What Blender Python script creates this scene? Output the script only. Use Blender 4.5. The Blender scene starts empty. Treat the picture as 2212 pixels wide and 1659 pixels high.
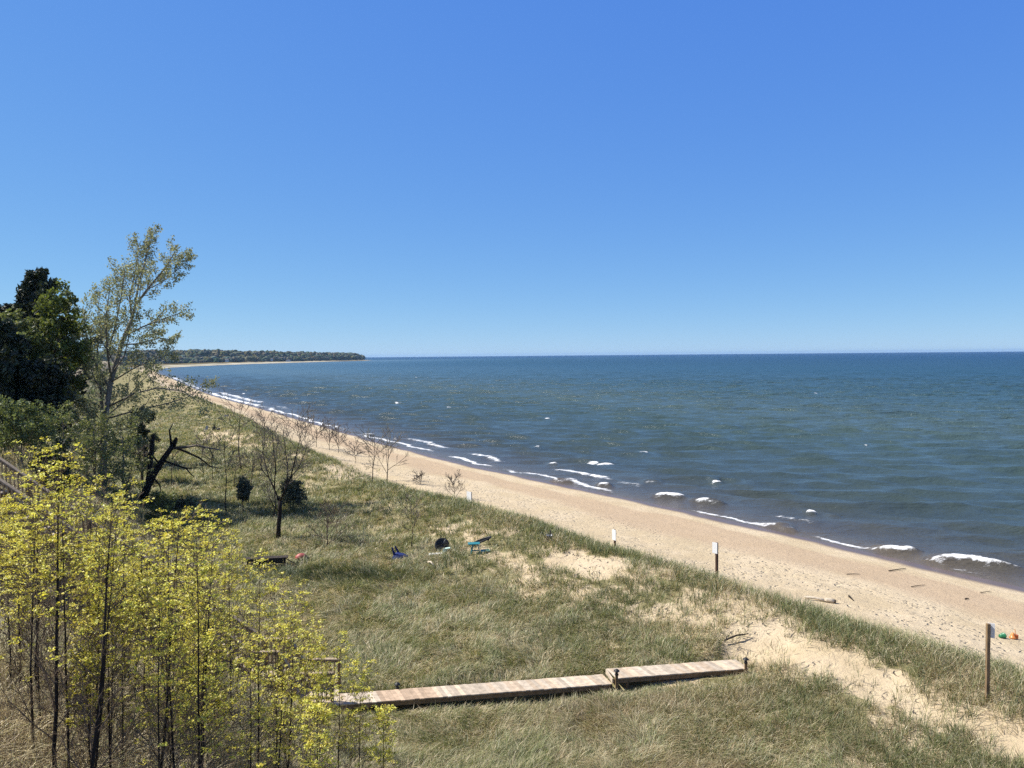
import bpy, math, random
import numpy as np
from mathutils import Matrix, Vector

R = math.radians
rng = np.random.default_rng(7)
random.seed(7)
scene = bpy.context.scene
COL = scene.collection
H = 12.5

# ------------------------------------------------------------------ camera
PITCH, ROLL = 2.14, 0.52
cam_d = bpy.data.cameras.new('camera')
cam_d.sensor_width = 36.0
cam_d.lens = 27.05
cam_d.clip_start = 0.1
cam_d.clip_end = 60000
cam = bpy.data.objects.new('camera', cam_d)
COL.objects.link(cam)
CM = Matrix.Translation((0, 0, H)) @ Matrix.Rotation(R(90 - PITCH), 4, 'X') @ Matrix.Rotation(R(-ROLL), 4, 'Z')
cam.matrix_world = CM
scene.camera = cam
CR = np.array(CM.to_3x3())
FPX = 27.05 / 36 * 2212


def ray(px, py):
    v = CR @ np.array([(px - 1106) / FPX, -(py - 829.5) / FPX, -1.0])
    return v / math.hypot(v[0], v[1])          # per metre of horizontal distance


def at_d(px, py, d):
    r = ray(px, py)
    k = d / r[1]
    return np.array([r[0] * k, d, H + r[2] * k])


# ------------------------------------------------------------------ noise
def _hash(ix, iy, seed):
    n = (ix * 374761393 + iy * 668265263 + seed * 1442695041) & 0xFFFFFFFF
    n = ((n ^ (n >> 13)) * 1274126177) & 0xFFFFFFFF
    n = n ^ (n >> 16)
    return (n & 0xFFFF) / 65535.0


def vnoise(x, y, seed=0):
    x = np.asarray(x, float); y = np.asarray(y, float)
    ix = np.floor(x).astype(np.int64); iy = np.floor(y).astype(np.int64)
    fx = x - ix; fy = y - iy
    fx = fx * fx * (3 - 2 * fx); fy = fy * fy * (3 - 2 * fy)
    a = _hash(ix, iy, seed); b = _hash(ix + 1, iy, seed)
    c = _hash(ix, iy + 1, seed); d = _hash(ix + 1, iy + 1, seed)
    return (a * (1 - fx) + b * fx) * (1 - fy) + (c * (1 - fx) + d * fx) * fy


def fbm(x, y, seed=0, octs=4):
    s = 0; a = 0.5
    for k in range(octs):
        s = s + a * vnoise(x * 2 ** k, y * 2 ** k, seed + k * 17)
        a *= 0.5
    return s / (1 - 0.5 ** octs)


def sstep(a, b, x):
    t = np.clip((np.asarray(x, float) - a) / (b - a), 0, 1)
    return t * t * (3 - 2 * t)


# ------------------------------------------------------------------ shoreline frame (s along the water's edge, t inland)
CP = np.array([(107, -86), (67, -23), (47, 8.8), (26.8, 40.3), (13.7, 60.9), (-8.8, 94), (-35, 141), (-63, 192), (-100, 258),
               (-197, 451), (-345, 750), (-462, 1050), (-508, 1400), (-502, 1662), (-478, 2100), (-448, 2400), (-458, 2490),
               (-560, 2560), (-800, 2640), (-1300, 2750)], float)


def catmull(P, step):
    out = []
    for i in range(1, len(P) - 2):
        p0, p1, p2, p3 = P[i - 1], P[i], P[i + 1], P[i + 2]
        L = np.linalg.norm(p2 - p1)
        n = max(4, int(L / step))
        d1 = (p2 - p0) / (np.linalg.norm(p2 - p1) + np.linalg.norm(p1 - p0)) * L
        d2 = (p3 - p1) / (np.linalg.norm(p3 - p2) + np.linalg.norm(p2 - p1)) * L
        for u in np.linspace(0, 1, n, endpoint=False):
            h00 = 2 * u**3 - 3 * u**2 + 1; h10 = u**3 - 2 * u**2 + u
            h01 = -2 * u**3 + 3 * u**2; h11 = u**3 - u**2
            out.append(h00 * p1 + h10 * d1 + h01 * p2 + h11 * d2)
    out.append(P[-2])
    return np.array(out)


SH = catmull(CP, 2.0)
SL = np.concatenate([[0], np.cumsum(np.linalg.norm(np.diff(SH, axis=0), axis=1))])
SL -= SL[np.argmin(np.linalg.norm(SH - np.array([26.8, 40.3]), axis=1))]
TAN = np.gradient(SH, SL, axis=0)
for _ in range(3):
    TAN[1:-1] = (TAN[:-2] + 2 * TAN[1:-1] + TAN[2:]) / 4
TAN /= np.linalg.norm(TAN, axis=1)[:, None]
NRM = np.stack([-TAN[:, 1], TAN[:, 0]], 1)       # inland


def from_st(s, t):
    cx = np.interp(s, SL, SH[:, 0]); cy = np.interp(s, SL, SH[:, 1])
    nx = np.interp(s, SL, NRM[:, 0]); ny = np.interp(s, SL, NRM[:, 1])
    return cx + nx * t, cy + ny * t


def to_st(x, y, smax=None):
    x = np.atleast_1d(np.asarray(x, float)); y = np.atleast_1d(np.asarray(y, float))
    m = len(SH) if smax is None else int(np.searchsorted(SL, smax))
    sx = SH[:m, 0]; sy = SH[:m, 1]
    S = np.empty(len(x)); T = np.empty(len(x))
    for a in range(0, len(x), 20000):
        xx = x[a:a + 20000]; yy = y[a:a + 20000]
        d2 = (xx[:, None] - sx[None]) ** 2 + (yy[:, None] - sy[None]) ** 2
        i = np.argmin(d2, 1)
        dx = xx - sx[i]; dy = yy - sy[i]
        S[a:a + 20000] = SL[i] + dx * TAN[i, 0] + dy * TAN[i, 1]
        T[a:a + 20000] = dx * NRM[i, 0] + dy * NRM[i, 1]
    return S, T


PT = [-300, -60, -20, 0, 3, 8, 14, 17, 19, 20.4, 22, 24, 27, 30, 36.2, 38, 44, 48, 52, 60, 160]
PZ = [-9, -3, -1.2, 0, .33, .8, 1.40, 1.85, 2.5, 2.85, 2.75, 2.32, 1.9, 1.70, 1.66, 2.15, 6.9, 9.1, 9.9, 10.3, 13]


def ground(s, t):
    s = np.asarray(s, float); t = np.asarray(t, float)
    c = np.interp(s, [-100, 40, 70, 120, 160, 400], [0, 0, -2.0, -4.5, -5, -4])
    te = t - c * sstep(5, 14, t)
    z = (np.interp(te - 0.5, PT, PZ) + np.interp(te + 0.5, PT, PZ) + np.interp(te, PT, PZ)) / 3
    hum = sstep(15, 19, te) * (1 - sstep(34, 38, te))
    z = z + hum * (fbm(s / 6.0, te / 4.5, 3, 4) - 0.5) * 0.6 - 0.45 * np.exp(-((s - 36) / 13) ** 2) * sstep(15, 18, te) * (1 - sstep(25, 29, te))
    z = z + sstep(37, 42, te) * (fbm(s / 5.0, te / 5.0, 9, 3) - 0.5) * 0.7
    z = z + sstep(1.5, 6, te) * (1 - sstep(15, 18, te)) * (fbm(s / 7.0, te / 3.0, 5, 3) - 0.5) * 0.18
    # small sand ripples and footprints' pits on the dry beach
    z = z + sstep(60, 160, s) * hum * (fbm(s / 16.0, te / 9.0, 31, 2) - 0.5) * 1.3
    if WALK is not None:
        (s0, t0), (s1, t1), mid = WALK
        L = math.hypot(s1 - s0, t1 - t0); a, b = (s1 - s0) / L, (t1 - t0) / L
        l = (s - s0) * a + (t - t0) * b; n = abs((t - t0) * a - (s - s0) * b)
        dist = np.maximum(n - 0.65, 0) + np.maximum(-l - .3, 0) + np.maximum(l - L - .1, 0)
        cap = np.where(l < mid, 1.76, 1.93) + 0.42 * dist
        z = np.minimum(z, cap)
    return z


WALK = None


def ground_xy(x, y):
    s, t = to_st(x, y, 900)
    return ground(s, t)


def at(px, py, lift=0.0):
    """the point of the ground seen at a picture position"""
    r = ray(px, py)
    d = np.concatenate([np.arange(4, 60, 0.1), np.arange(60, 400, 0.5)])
    x = r[0] * d; y = r[1] * d; z = H + r[2] * d
    g = ground_xy(x, y) + lift
    k = np.argmax(z < g)
    if k == 0:
        k = len(d) - 1
    return np.array([x[k], y[k], g[k]])


def gz(x, y):
    return float(ground_xy(np.array([x]), np.array([y]))[0])


BL = at_d(715, 1512, 23.3); BL[2] = 1.96
BM = at_d(1316, 1452, 24.75)
BRr = at_d(1606, 1433, 25.35)
ax = BRr[:2] - BL[:2]; AXL = np.linalg.norm(ax); ax /= AXL
nrm_b = np.array([-ax[1], ax[0]])
MIDL = float((BM[:2] - BL[:2]) @ ax)
BW = 0.78
_q = to_st([BL[0], BRr[0]], [BL[1], BRr[1]], 300)
WALK = ((_q[0][0], _q[1][0]), (_q[0][1], _q[1][1]), MIDL)

# ------------------------------------------------------------------ object helpers
def np_mesh(name, V, F, mat=None, parent=None, col=None, smooth=False, attrs=None):
    """V n x 3; F list of int arrays (m x 3 / m x 4)"""
    V = np.asarray(V, np.float32)
    me = bpy.data.meshes.new(name)
    me.vertices.add(len(V))
    me.vertices.foreach_set('co', V.ravel())
    F = [np.asarray(f, np.int32) for f in F if len(f)]
    tot = np.concatenate([np.full(len(f), f.shape[1], np.int32) for f in F])
    idx = np.concatenate([f.ravel() for f in F])
    me.loops.add(len(idx))
    me.loops.foreach_set('vertex_index', idx)
    me.polygons.add(len(tot))
    st = np.concatenate([[0], np.cumsum(tot)[:-1]]).astype(np.int32)
    me.polygons.foreach_set('loop_start', st)
    me.polygons.foreach_set('loop_total', tot)
    me.polygons.foreach_set('use_smooth', np.full(len(tot), smooth))
    if col is not None:
        a = me.color_attributes.new('Col', 'FLOAT_COLOR', 'POINT')
        c = np.ones((len(V), 4), np.float32); c[:, :3] = col
        a.data.foreach_set('color', c.ravel())
    for k, v in (attrs or {}).items():
        a = me.attributes.new(k, 'FLOAT', 'POINT')
        a.data.foreach_set('value', np.asarray(v, np.float32))
    me.update(calc_edges=True)
    me.validate()
    if mat is not None:
        me.materials.append(mat)
    o = bpy.data.objects.new(name, me)
    COL.objects.link(o)
    if parent is not None:
        o.parent = parent
    return o


def tag(o, label=None, cat=None, group=None, kind=None):
    if label: o['label'] = label
    if cat: o['category'] = cat
    if group: o['group'] = group
    if kind: o['kind'] = kind
    return o


def thing(name, loc, label, cat, group=None, rz=0.0):
    o = bpy.data.objects.new(name, None)
    o.empty_display_size = 0.3
    o.location = loc
    o.rotation_euler = (0, 0, rz)
    COL.objects.link(o)
    return tag(o, label, cat, group)


class MB:
    """collects boxes, tubes, plates; build() links them as one mesh"""
    def __init__(self):
        self.V = []; self.Q = []; self.T = []; self.C = []; self.n = 0

    def add(self, v, quads=None, tris=None, col=(1, 1, 1)):
        v = np.asarray(v, float)
        self.V.append(v)
        if quads is not None and len(quads): self.Q.append(np.asarray(quads, int) + self.n)
        if tris is not None and len(tris): self.T.append(np.asarray(tris, int) + self.n)
        c = np.asarray(col, float)
        self.C.append(np.tile(c, (len(v), 1)) if c.ndim == 1 else c)
        self.n += len(v)

    def box(self, c, size, M=None, col=(1, 1, 1)):
        hx, hy, hz = np.array(size) / 2
        v = np.array([(-hx, -hy, -hz), (hx, -hy, -hz), (hx, hy, -hz), (-hx, hy, -hz),
                      (-hx, -hy, hz), (hx, -hy, hz), (hx, hy, hz), (-hx, hy, hz)])
        if M is not None:
            v = v @ np.asarray(M, float).T
        self.add(v + np.asarray(c, float), [(0, 3, 2, 1), (4, 5, 6, 7), (0, 1, 5, 4), (1, 2, 6, 5), (2, 3, 7, 6), (3, 0, 4, 7)], col=col)
        return self

    def bar(self, a, b, w, h, up=(0, 0, 1), col=(1, 1, 1)):
        a = np.asarray(a, float); b = np.asarray(b, float)
        d = b - a; L = np.linalg.norm(d); d /= L
        s = np.cross(d, np.asarray(up, float))
        if np.linalg.norm(s) < 1e-4: s = np.cross(d, (0, 1, 0))
        s /= np.linalg.norm(s); u = np.cross(s, d)
        return self.box((a + b) / 2, (L, w, h), np.stack([d, s, u], 1), col)

    def tube(self, pts, rad, n=6, col=(1, 1, 1), cap=True):
        pts = np.asarray(pts, float); k = len(pts)
        rad = np.full(k, rad) if np.isscalar(rad) else np.asarray(rad, float)
        d = np.gradient(pts, axis=0)
        d /= np.linalg.norm(d, axis=1)[:, None] + 1e-9
        ref = np.array([0.31, 0.95, 0.05]) if abs(d[0, 2]) > 0.6 else np.array([0.1, 0.05, 0.99])
        s = np.cross(d, ref); s /= np.linalg.norm(s, axis=1)[:, None] + 1e-9
        u = np.cross(s, d)
        a = np.arange(n) * 2 * math.pi / n
        v = pts[:, None] + rad[:, None, None] * (np.cos(a)[None, :, None] * s[:, None] + np.sin(a)[None, :, None] * u[:, None])
        i = np.arange(k - 1)[:, None] * n; j = np.arange(n)[None]; j2 = (j + 1) % n
        q = np.stack([i + j, i + j2, i + n + j2, i + n + j], -1).reshape(-1, 4)
        v = v.reshape(-1, 3)
        t = []
        if cap:
            v = np.vstack([v, pts[0], pts[-1]])
            c0, c1 = n * k, n * k + 1
            for jj in range(n):
                t.append((c0, (jj + 1) % n, jj)); t.append((c1, n * (k - 1) + jj, n * (k - 1) + (jj + 1) % n))
        self.add(v, q, t, col)
        return self

    def lathe(self, prof, n=12, c=(0, 0, 0), M=None, col=(1, 1, 1)):
        prof = np.asarray(prof, float); k = len(prof)
        a = np.arange(n) * 2 * math.pi / n
        v = np.stack([prof[:, 0][:, None] * np.cos(a), prof[:, 0][:, None] * np.sin(a), np.repeat(prof[:, 1][:, None], n, 1)], -1).reshape(-1, 3)
        if M is not None: v = v @ np.asarray(M, float).T
        i = np.arange(k - 1)[:, None] * n; j = np.arange(n)[None]; j2 = (j + 1) % n
        self.add(v + np.asarray(c, float), np.stack([i + j, i + j2, i + n + j2, i + n + j], -1).reshape(-1, 4), col=col)
        return self

    def build(self, name, mat, parent=None, smooth=False, loc=None):
        V = np.vstack(self.V)
        F = []
        if self.Q: F.append(np.vstack(self.Q))
        if self.T: F.append(np.vstack(self.T))
        o = np_mesh(name, V, F, mat, parent, np.vstack(self.C), smooth)
        if loc is not None: o.location = loc
        return o


def bevel(o, w=0.006, seg=2):
    m = o.modifiers.new('edge', 'BEVEL'); m.width = w; m.segments = seg; m.limit_method = 'ANGLE'
    return o


# ------------------------------------------------------------------ materials
def new_mat(name):
    m = bpy.data.materials.new(name); m.use_nodes = True
    nt = m.node_tree; nt.nodes.clear()
    out = nt.nodes.new('ShaderNodeOutputMaterial')
    return m, nt, out


class G:
    """tiny node builder"""
    def __init__(self, nt): self.nt = nt

    def n(self, typ, **kw):
        nd = self.nt.nodes.new('ShaderNode' + typ)
        ins = kw.pop('ins', {})
        for k, v in kw.items(): setattr(nd, k, v)
        for k, v in ins.items():
            sk = nd.inputs[k]
            if isinstance(v, bpy.types.NodeSocket): self.nt.links.new(v, sk)
            else: sk.default_value = v
        return nd

    def math(self, op, a, b=0.0, c=None, clamp=False):
        ins = {0: a, 1: b}
        if c is not None: ins[2] = c
        return self.n('Math', operation=op, use_clamp=clamp, ins=ins).outputs[0]

    def mix(self, f, a, b, blend='MIX'):
        nd = self.n('Mix', data_type='RGBA', blend_type=blend)
        for k, v in ((0, f), (6, a), (7, b)):
            if isinstance(v, bpy.types.NodeSocket): self.nt.links.new(v, nd.inputs[k])
            else: nd.inputs[k].default_value = (*v, 1) if isinstance(v, tuple) and len(v) == 3 else v
        return nd.outputs[2]

    def noise(self, vec, scale, detail=4, rough=0.55, dist=0.0):
        return self.n('TexNoise', ins={'Vector': vec, 'Scale': scale, 'Detail': detail, 'Roughness': rough, 'Distortion': dist}).outputs['Fac']

    def rng(self, v, a, b, c=0.0, d=1.0):
        nd = self.n('MapRange', ins={'Value': v, 'From Min': a, 'From Max': b, 'To Min': c, 'To Max': d})
        nd.interpolation_type = 'SMOOTHSTEP'
        return nd.outputs[0]

    def ramp(self, f, stops):
        nd = self.n('ValToRGB', ins={0: f})
        el = nd.color_ramp.elements
        while len(el) < len(stops): el.new(0.5)
        for e, (p, c) in zip(el, stops):
            e.position = p; e.color = (*c, 1)
        return nd.outputs[0]


def simple_mat(name, col, rough=0.7, spec=0.3, var=0.25, scale=12.0, bump=0.2, stretch=(1, 1, 1), use_col=True, metal=0.0):
    m, nt, out = new_mat(name); g = G(nt)
    tc = g.n('TexCoord').outputs['Object']
    mp = g.n('Mapping', ins={'Vector': tc, 'Scale': stretch}).outputs[0]
    nz = g.noise(mp, scale, 6, 0.65)
    dark = tuple(c * (1 - var) for c in col); light = tuple(min(1, c * (1 + var)) for c in col)
    c = g.mix(g.rng(nz, 0.3, 0.7), dark, light)
    if use_col:
        c = g.mix(1.0, c, g.n('Attribute', attribute_name='Col').outputs['Color'], 'MULTIPLY')
    b = g.n('Bump', ins={'Strength': bump, 'Distance': 0.01, 'Height': nz}).outputs[0]
    p = g.n('BsdfPrincipled', ins={'Base Color': c, 'Roughness': rough, 'Specular IOR Level': spec, 'Normal': b, 'Metallic': metal})
    nt.links.new(p.outputs[0], out.inputs[0])
    return m


def leaf_mat(name, trans=0.45, gloss=0.04):
    m, nt, out = new_mat(name); g = G(nt)
    c = g.n('Attribute', attribute_name='Col').outputs['Color']
    d = g.n('BsdfDiffuse', ins={'Color': c})
    tcol = g.mix(1.0, c, (1.05, 1.0, 0.7), 'MULTIPLY')
    t = g.n('BsdfTranslucent', ins={'Color': tcol})
    mx = g.n('MixShader', ins={0: trans, 1: d.outputs[0], 2: t.outputs[0]})
    gl = g.n('BsdfGlossy', ins={'Color': (1, 1, 1, 1), 'Roughness': 0.45})
    m2 = g.n('MixShader', ins={0: gloss, 1: mx.outputs[0], 2: gl.outputs[0]})
    nt.links.new(m2.outputs[0], out.inputs[0])
    return m


MAT_GRASS = leaf_mat('grass blades', 0.35, 0.03)
MAT_LEAF = leaf_mat('leaves', 0.45, 0.03)
MAT_NEEDLE = leaf_mat('needles', 0.15, 0.03)
MAT_BARK = simple_mat('grey brown bark', (0.085, 0.07, 0.055), 0.9, 0.1, 0.4, 9, 0.6, (1, 1, 0.25))
MAT_DARKBARK = simple_mat('dark bark', (0.03, 0.025, 0.022), 0.9, 0.1, 0.4, 9, 0.6, (1, 1, 0.25))
MAT_PALEBARK = simple_mat('pale poplar bark', (0.19, 0.175, 0.15), 0.85, 0.1, 0.45, 5, 0.5, (1, 1, 0.3))
MAT_TWIG = simple_mat('bare twigs', (0.17, 0.145, 0.118), 0.9, 0.1, 0.35, 9, 0.4, (1, 1, .3))
MAT_STEM = simple_mat('sapling twigs', (0.16, 0.12, 0.085), 0.9, 0.1, 0.35, 9, 0.3)
MAT_GREYBARK = simple_mat('grey locust bark', (0.065, 0.054, 0.045), 0.9, 0.1, 0.4, 9, 0.5, (1, 1, 0.25))
MAT_DRIFT = simple_mat('bleached driftwood', (0.52, 0.45, 0.35), 0.9, 0.1, 0.3, 10, 0.5, (0.3, 1, 1))
MAT_LUMBER = simple_mat('new deck lumber', (0.47, 0.395, 0.305), 0.75, 0.15, 0.2, 6, 0.25, (1, 1, 1))
MAT_BROWNWOOD = simple_mat('brown stained lumber', (0.22, 0.15, 0.085), 0.8, 0.15, 0.3, 8, 0.3, (1, 1, 0.3))
MAT_PICKET = simple_mat('tan picket lumber', (0.40, 0.29, 0.16), 0.8, 0.15, 0.25, 8, 0.3)
MAT_RAIL = simple_mat('weathered railing lumber', (0.33, 0.26, 0.18), 0.8, 0.15, 0.25, 8, 0.3)
MAT_WHITE = simple_mat('white sign plastic', (0.80, 0.80, 0.79), 0.5, 0.3, 0.05, 3, 0.02)
MAT_BLACK = simple_mat('black painted metal', (0.012, 0.012, 0.013), 0.5, 0.4, 0.2, 8, 0.05)
MAT_GREYMETAL = simple_mat('grey galvanised metal', (0.22, 0.23, 0.25), 0.5, 0.5, 0.2, 8, 0.05, metal=0.3)
MAT_BLUE = simple_mat('dark blue canvas', (0.008, 0.022, 0.12), 0.7, 0.3, 0.3, 6, 0.3)
MAT_TEAL = simple_mat('teal plastic', (0.03, 0.19, 0.21), 0.45, 0.4, 0.15, 6, 0.05)
MAT_RED = simple_mat('faded red plastic', (0.36, 0.085, 0.07), 0.55, 0.5, 0.25, 4, 0.05)
MAT_GREEN = simple_mat('green plastic', (0.02, 0.17, 0.07), 0.4, 0.5, 0.1, 4, 0.03)
MAT_ORANGE = simple_mat('orange plastic', (0.62, 0.22, 0.05), 0.4, 0.5, 0.1, 4, 0.03)
MAT_SKIN = simple_mat('tanned skin', (0.48, 0.27, 0.19), 0.6, 0.3, 0.08, 5, 0.02)
MAT_CLOTH = simple_mat('dark cloth', (0.03, 0.022, 0.03), 0.9, 0.1, 0.2, 20, 0.1)
MAT_HAIR = simple_mat('dark hair', (0.012, 0.009, 0.007), 0.6, 0.3, 0.2, 30, 0.1)
MAT_HOUSE = simple_mat('white house siding', (0.75, 0.74, 0.72), 0.8, 0.1, 0.05, 1, 0.0)
MAT_ROOF = simple_mat('grey roof shingles', (0.13, 0.12, 0.12), 0.9, 0.1, 0.2, 1, 0.1)
MAT_GLASS = simple_mat('dark window glass', (0.03, 0.035, 0.04), 0.1, 0.6, 0.1, 1, 0.0)


def sand_mat():
    m, nt, out = new_mat('dune sand'); g = G(nt)
    pos = g.n('NewGeometry').outputs['Position']
    A = lambda k: g.n('Attribute', attribute_name=k).outputs['Fac']
    grass, t_, s_, far = A('grass'), A('shore'), A('along'), A('hill')
    n1 = g.noise(pos, 0.35, 5, 0.6); n2 = g.noise(pos, 2.6, 6, 0.65); n3 = g.noise(pos, 14.0, 5, 0.7)
    sand = g.mix(g.rng(n1, 0.35, 0.65), (0.50, 0.405, 0.265), (0.58, 0.48, 0.335))
    sand = g.mix(g.rng(n2, 0.35, 0.75, 0.0, 0.35), sand, (0.42, 0.325, 0.22))
    sand = g.mix(g.rng(n3, 0.45, 0.8, 0.0, 0.30), sand, (0.34, 0.25, 0.17))
    # damp pinkish bands left by earlier wave run-up
    sv = g.n('CombineXYZ', ins={'X': g.math('MULTIPLY', s_, 0.035), 'Y': g.math('MULTIPLY', t_, 0.10)}).outputs[0]
    wob = g.math('MULTIPLY', g.math('SUBTRACT', g.noise(sv, 1.6, 3), 0.5), 9.0)
    tw = g.math('ADD', t_, wob)
    band = g.math('MULTIPLY', g.rng(tw, 3.2, 4.5), g.rng(tw, 7.5, 10.5, 1.0, 0.0))
    sand = g.mix(g.math('MULTIPLY', band, 0.75), sand, (0.42, 0.312, 0.212))
    edge = g.math('ADD', t_, g.math('MULTIPLY', g.math('SUBTRACT', g.noise(g.n('CombineXYZ', ins={'X': g.math('MULTIPLY', s_, 0.12), 'Y': 0.0}).outputs[0], 1.0, 3), 0.5), 3.0))
    wet = g.rng(edge, 0.9, 2.1, 1.0, 0.0)
    sand = g.mix(wet, sand, (0.135, 0.095, 0.075))
    # wrack line specks and footprints
    wv = g.n('VectorMath', operation='ADD', ins={0: pos, 1: g.n('VectorMath', operation='SCALE', ins={0: g.n('TexNoise', ins={'Vector': pos, 'Scale': 1.7, 'Detail': 3.0}).outputs['Color'], 3: 1.1}).outputs[0]}).outputs[0]
    vor = g.n('TexVoronoi', feature='F1', ins={'Vector': wv, 'Scale': 2.6, 'Randomness': 1.0}).outputs['Distance']
    foot = g.math('MULTIPLY', g.rng(vor, 0.10, 0.42, 1.0, 0.0), g.math('MULTIPLY', g.rng(t_, 8.0, 11.0), g.rng(n1, 0.38, 0.60)))
    thatch = g.mix(g.rng(n2, 0.35, 0.7), (0.20, 0.18, 0.09), (0.36, 0.31, 0.18))
    thatch = g.mix(g.rng(n3, 0.4, 0.7, 0, 0.6), thatch, (0.12, 0.12, 0.05))
    litter = g.mix(g.rng(n2, 0.35, 0.7), (0.22, 0.18, 0.12), (0.50, 0.42, 0.31))
    thatch = g.mix(far, thatch, litter)
    gm = g.rng(g.math('ADD', grass, g.math('MULTIPLY', g.math('SUBTRACT', n2, 0.5), 0.7)), 0.38, 0.62)
    col = g.mix(gm, sand, thatch)
    hgt = g.math('ADD', g.math('MULTIPLY', n2, 0.5), g.math('MULTIPLY', n3, 0.22))
    hgt = g.math('SUBTRACT', hgt, g.math('MULTIPLY', foot, 0.65))
    dry = g.math('SUBTRACT', 1.0, wet)
    b = g.n('Bump', ins={'Strength': g.math('MULTIPLY', dry, 0.9), 'Distance': 0.22, 'Height': hgt}).outputs[0]
    p = g.n('BsdfPrincipled', ins={'Base Color': col, 'Roughness': g.math('SUBTRACT', 0.95, g.math('MULTIPLY', wet, 0.62)),
                                   'Specular IOR Level': g.math('MULTIPLY', wet, 0.22), 'Normal': b})
    nt.links.new(p.outputs[0], out.inputs[0])
    return m


def water_mat():
    m, nt, out = new_mat('lake water'); g = G(nt)
    pos = g.n('NewGeometry').outputs['Position']
    A = lambda k: g.n('Attribute', attribute_name=k).outputs['Fac']
    off, foam = A('offshore'), A('foam')
    sv = g.n('Mapping', ins={'Vector': pos, 'Scale': (0.006, 0.022, 0.0)}).outputs[0]
    big = g.noise(sv, 1.0, 5, 0.6)
    o2 = g.math('MULTIPLY', off, g.rng(big, 0.25, 0.75, 0.88, 1.14))
    lg = g.math('DIVIDE', g.math('LOGARITHM', g.math('ADD', g.math('MAXIMUM', o2, 0.0), 1.0), 10.0), 4.0)
    col = g.ramp(lg, [(0.0, (0.13, 0.105, 0.075)), (0.16, (0.072, 0.068, 0.058)), (0.30, (0.046, 0.064, 0.062)),
                      (0.43, (0.048, 0.080, 0.080)), (0.49, (0.062, 0.100, 0.100)), (0.56, (0.044, 0.090, 0.106)),
                      (0.66, (0.024, 0.072, 0.108)), (0.80, (0.012, 0.050, 0.102)), (0.95, (0.008, 0.036, 0.092))])
    streak = g.noise(g.n('Mapping', ins={'Vector': pos, 'Scale': (0.05, 0.22, 0.0), 'Rotation': (0, 0, R(-8))}).outputs[0], 1.0, 6, 0.65)
    col = g.mix(g.rng(streak, 0.35, 0.7, 0.0, 0.22), col, g.mix(1.0, col, (0.55, 0.6, 0.68), 'MULTIPLY'))
    # ripples
    r1 = g.noise(g.n('Mapping', ins={'Vector': pos, 'Scale': (0.7, 1.5, 1.0), 'Rotation': (0, 0, R(14))}).outputs[0], 1.6, 5, 0.62)
    r2 = g.noise(g.n('Mapping', ins={'Vector': pos, 'Scale': (0.12, 0.34, 1.0), 'Rotation': (0, 0, R(10))}).outputs[0], 1.0, 6, 0.62, 0.4)
    r3 = g.noise(g.n('Mapping', ins={'Vector': pos, 'Scale': (0.30, 0.85, 1.0), 'Rotation': (0, 0, R(6))}).outputs[0], 1.0, 5, 0.65, 0.3)
    hgt = g.math('ADD', g.math('ADD', g.math('MULTIPLY', r1, 0.14), g.math('MULTIPLY', r3, g.rng(off, 15, 120, 0.15, 0.55))), g.math('MULTIPLY', r2, g.rng(off, 20, 200, 0.55, 1.5)))
    b = g.n('Bump', ins={'Strength': 1.0, 'Distance': 1.0, 'Height': hgt}).outputs[0]
    w = g.n('BsdfPrincipled', ins={'Base Color': col, 'Roughness': g.rng(off, 10, 600, 0.24, 0.45), 'IOR': 1.33, 'Specular IOR Level': 0.32, 'Normal': b})
    fn = g.noise(g.n('Mapping', ins={'Vector': pos, 'Scale': (0.8, 1.8, 1.0)}).outputs[0], 1.7, 8, 0.75)
    ff = g.rng(g.math('ADD', foam, g.math('MULTIPLY', g.math('SUBTRACT', fn, 0.5), 2.1)), 0.38, 0.85)
    fb = g.n('Bump', ins={'Strength': 0.8, 'Distance': 0.1, 'Height': fn}).outputs[0]
    fo = g.n('BsdfPrincipled', ins={'Base Color': (0.86, 0.87, 0.87, 1), 'Roughness': 0.8, 'Specular IOR Level': 0.2, 'Normal': fb})
    mx = g.n('MixShader', ins={0: g.math('MULTIPLY', ff, g.rng(foam, 0.02, 0.15)), 1: w.outputs[0], 2: fo.outputs[0]})
    nt.links.new(mx.outputs[0], out.inputs[0])
    return m


MAT_SAND = sand_mat()
MAT_WATER = water_mat()
MAT_FARLAND = simple_mat('far shore ground', (0.16, 0.15, 0.09), 0.95, 0.05, 0.3, 0.02, 0.0, use_col=True)
MAT_FOREST = leaf_mat('far forest leaves', 0.1, 0.0)


# ------------------------------------------------------------------ sand blow-outs lifted from the picture to the ground
def lift(poly):
    return np.array([at(x, y)[:2] for x, y in poly])


POLYS = [lift(p) for p in (
    [(1565, 1430), (1568, 1399), (1615, 1369), (1662, 1346), (1708, 1356), (1735, 1383), (1755, 1406), (1802, 1413), (1848, 1406), (1865, 1433),
     (1942, 1443), (1978, 1466), (1988, 1489), (1965, 1516), (1992, 1536), (2042, 1536), (2088, 1566), (2122, 1573), (2230, 1569), (2240, 1616),
     (2182, 1645), (2115, 1606), (2015, 1579), (1932, 1549), (1888, 1516), (1848, 1493), (1815, 1489), (1765, 1466), (1688, 1446), (1615, 1436)],
    [(1195, 1198), (1250, 1195), (1290, 1204), (1340, 1204), (1362, 1226), (1335, 1248), (1280, 1256), (1230, 1240), (1200, 1218)],
    [(690, 1012), (760, 1000), (812, 1018), (815, 1042), (760, 1040), (715, 1030)],
    [(600, 985), (660, 975), (690, 990), (640, 1002)],
    [(390, 915), (470, 925), (545, 945), (560, 962), (480, 968), (420, 950)],
)]


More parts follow.
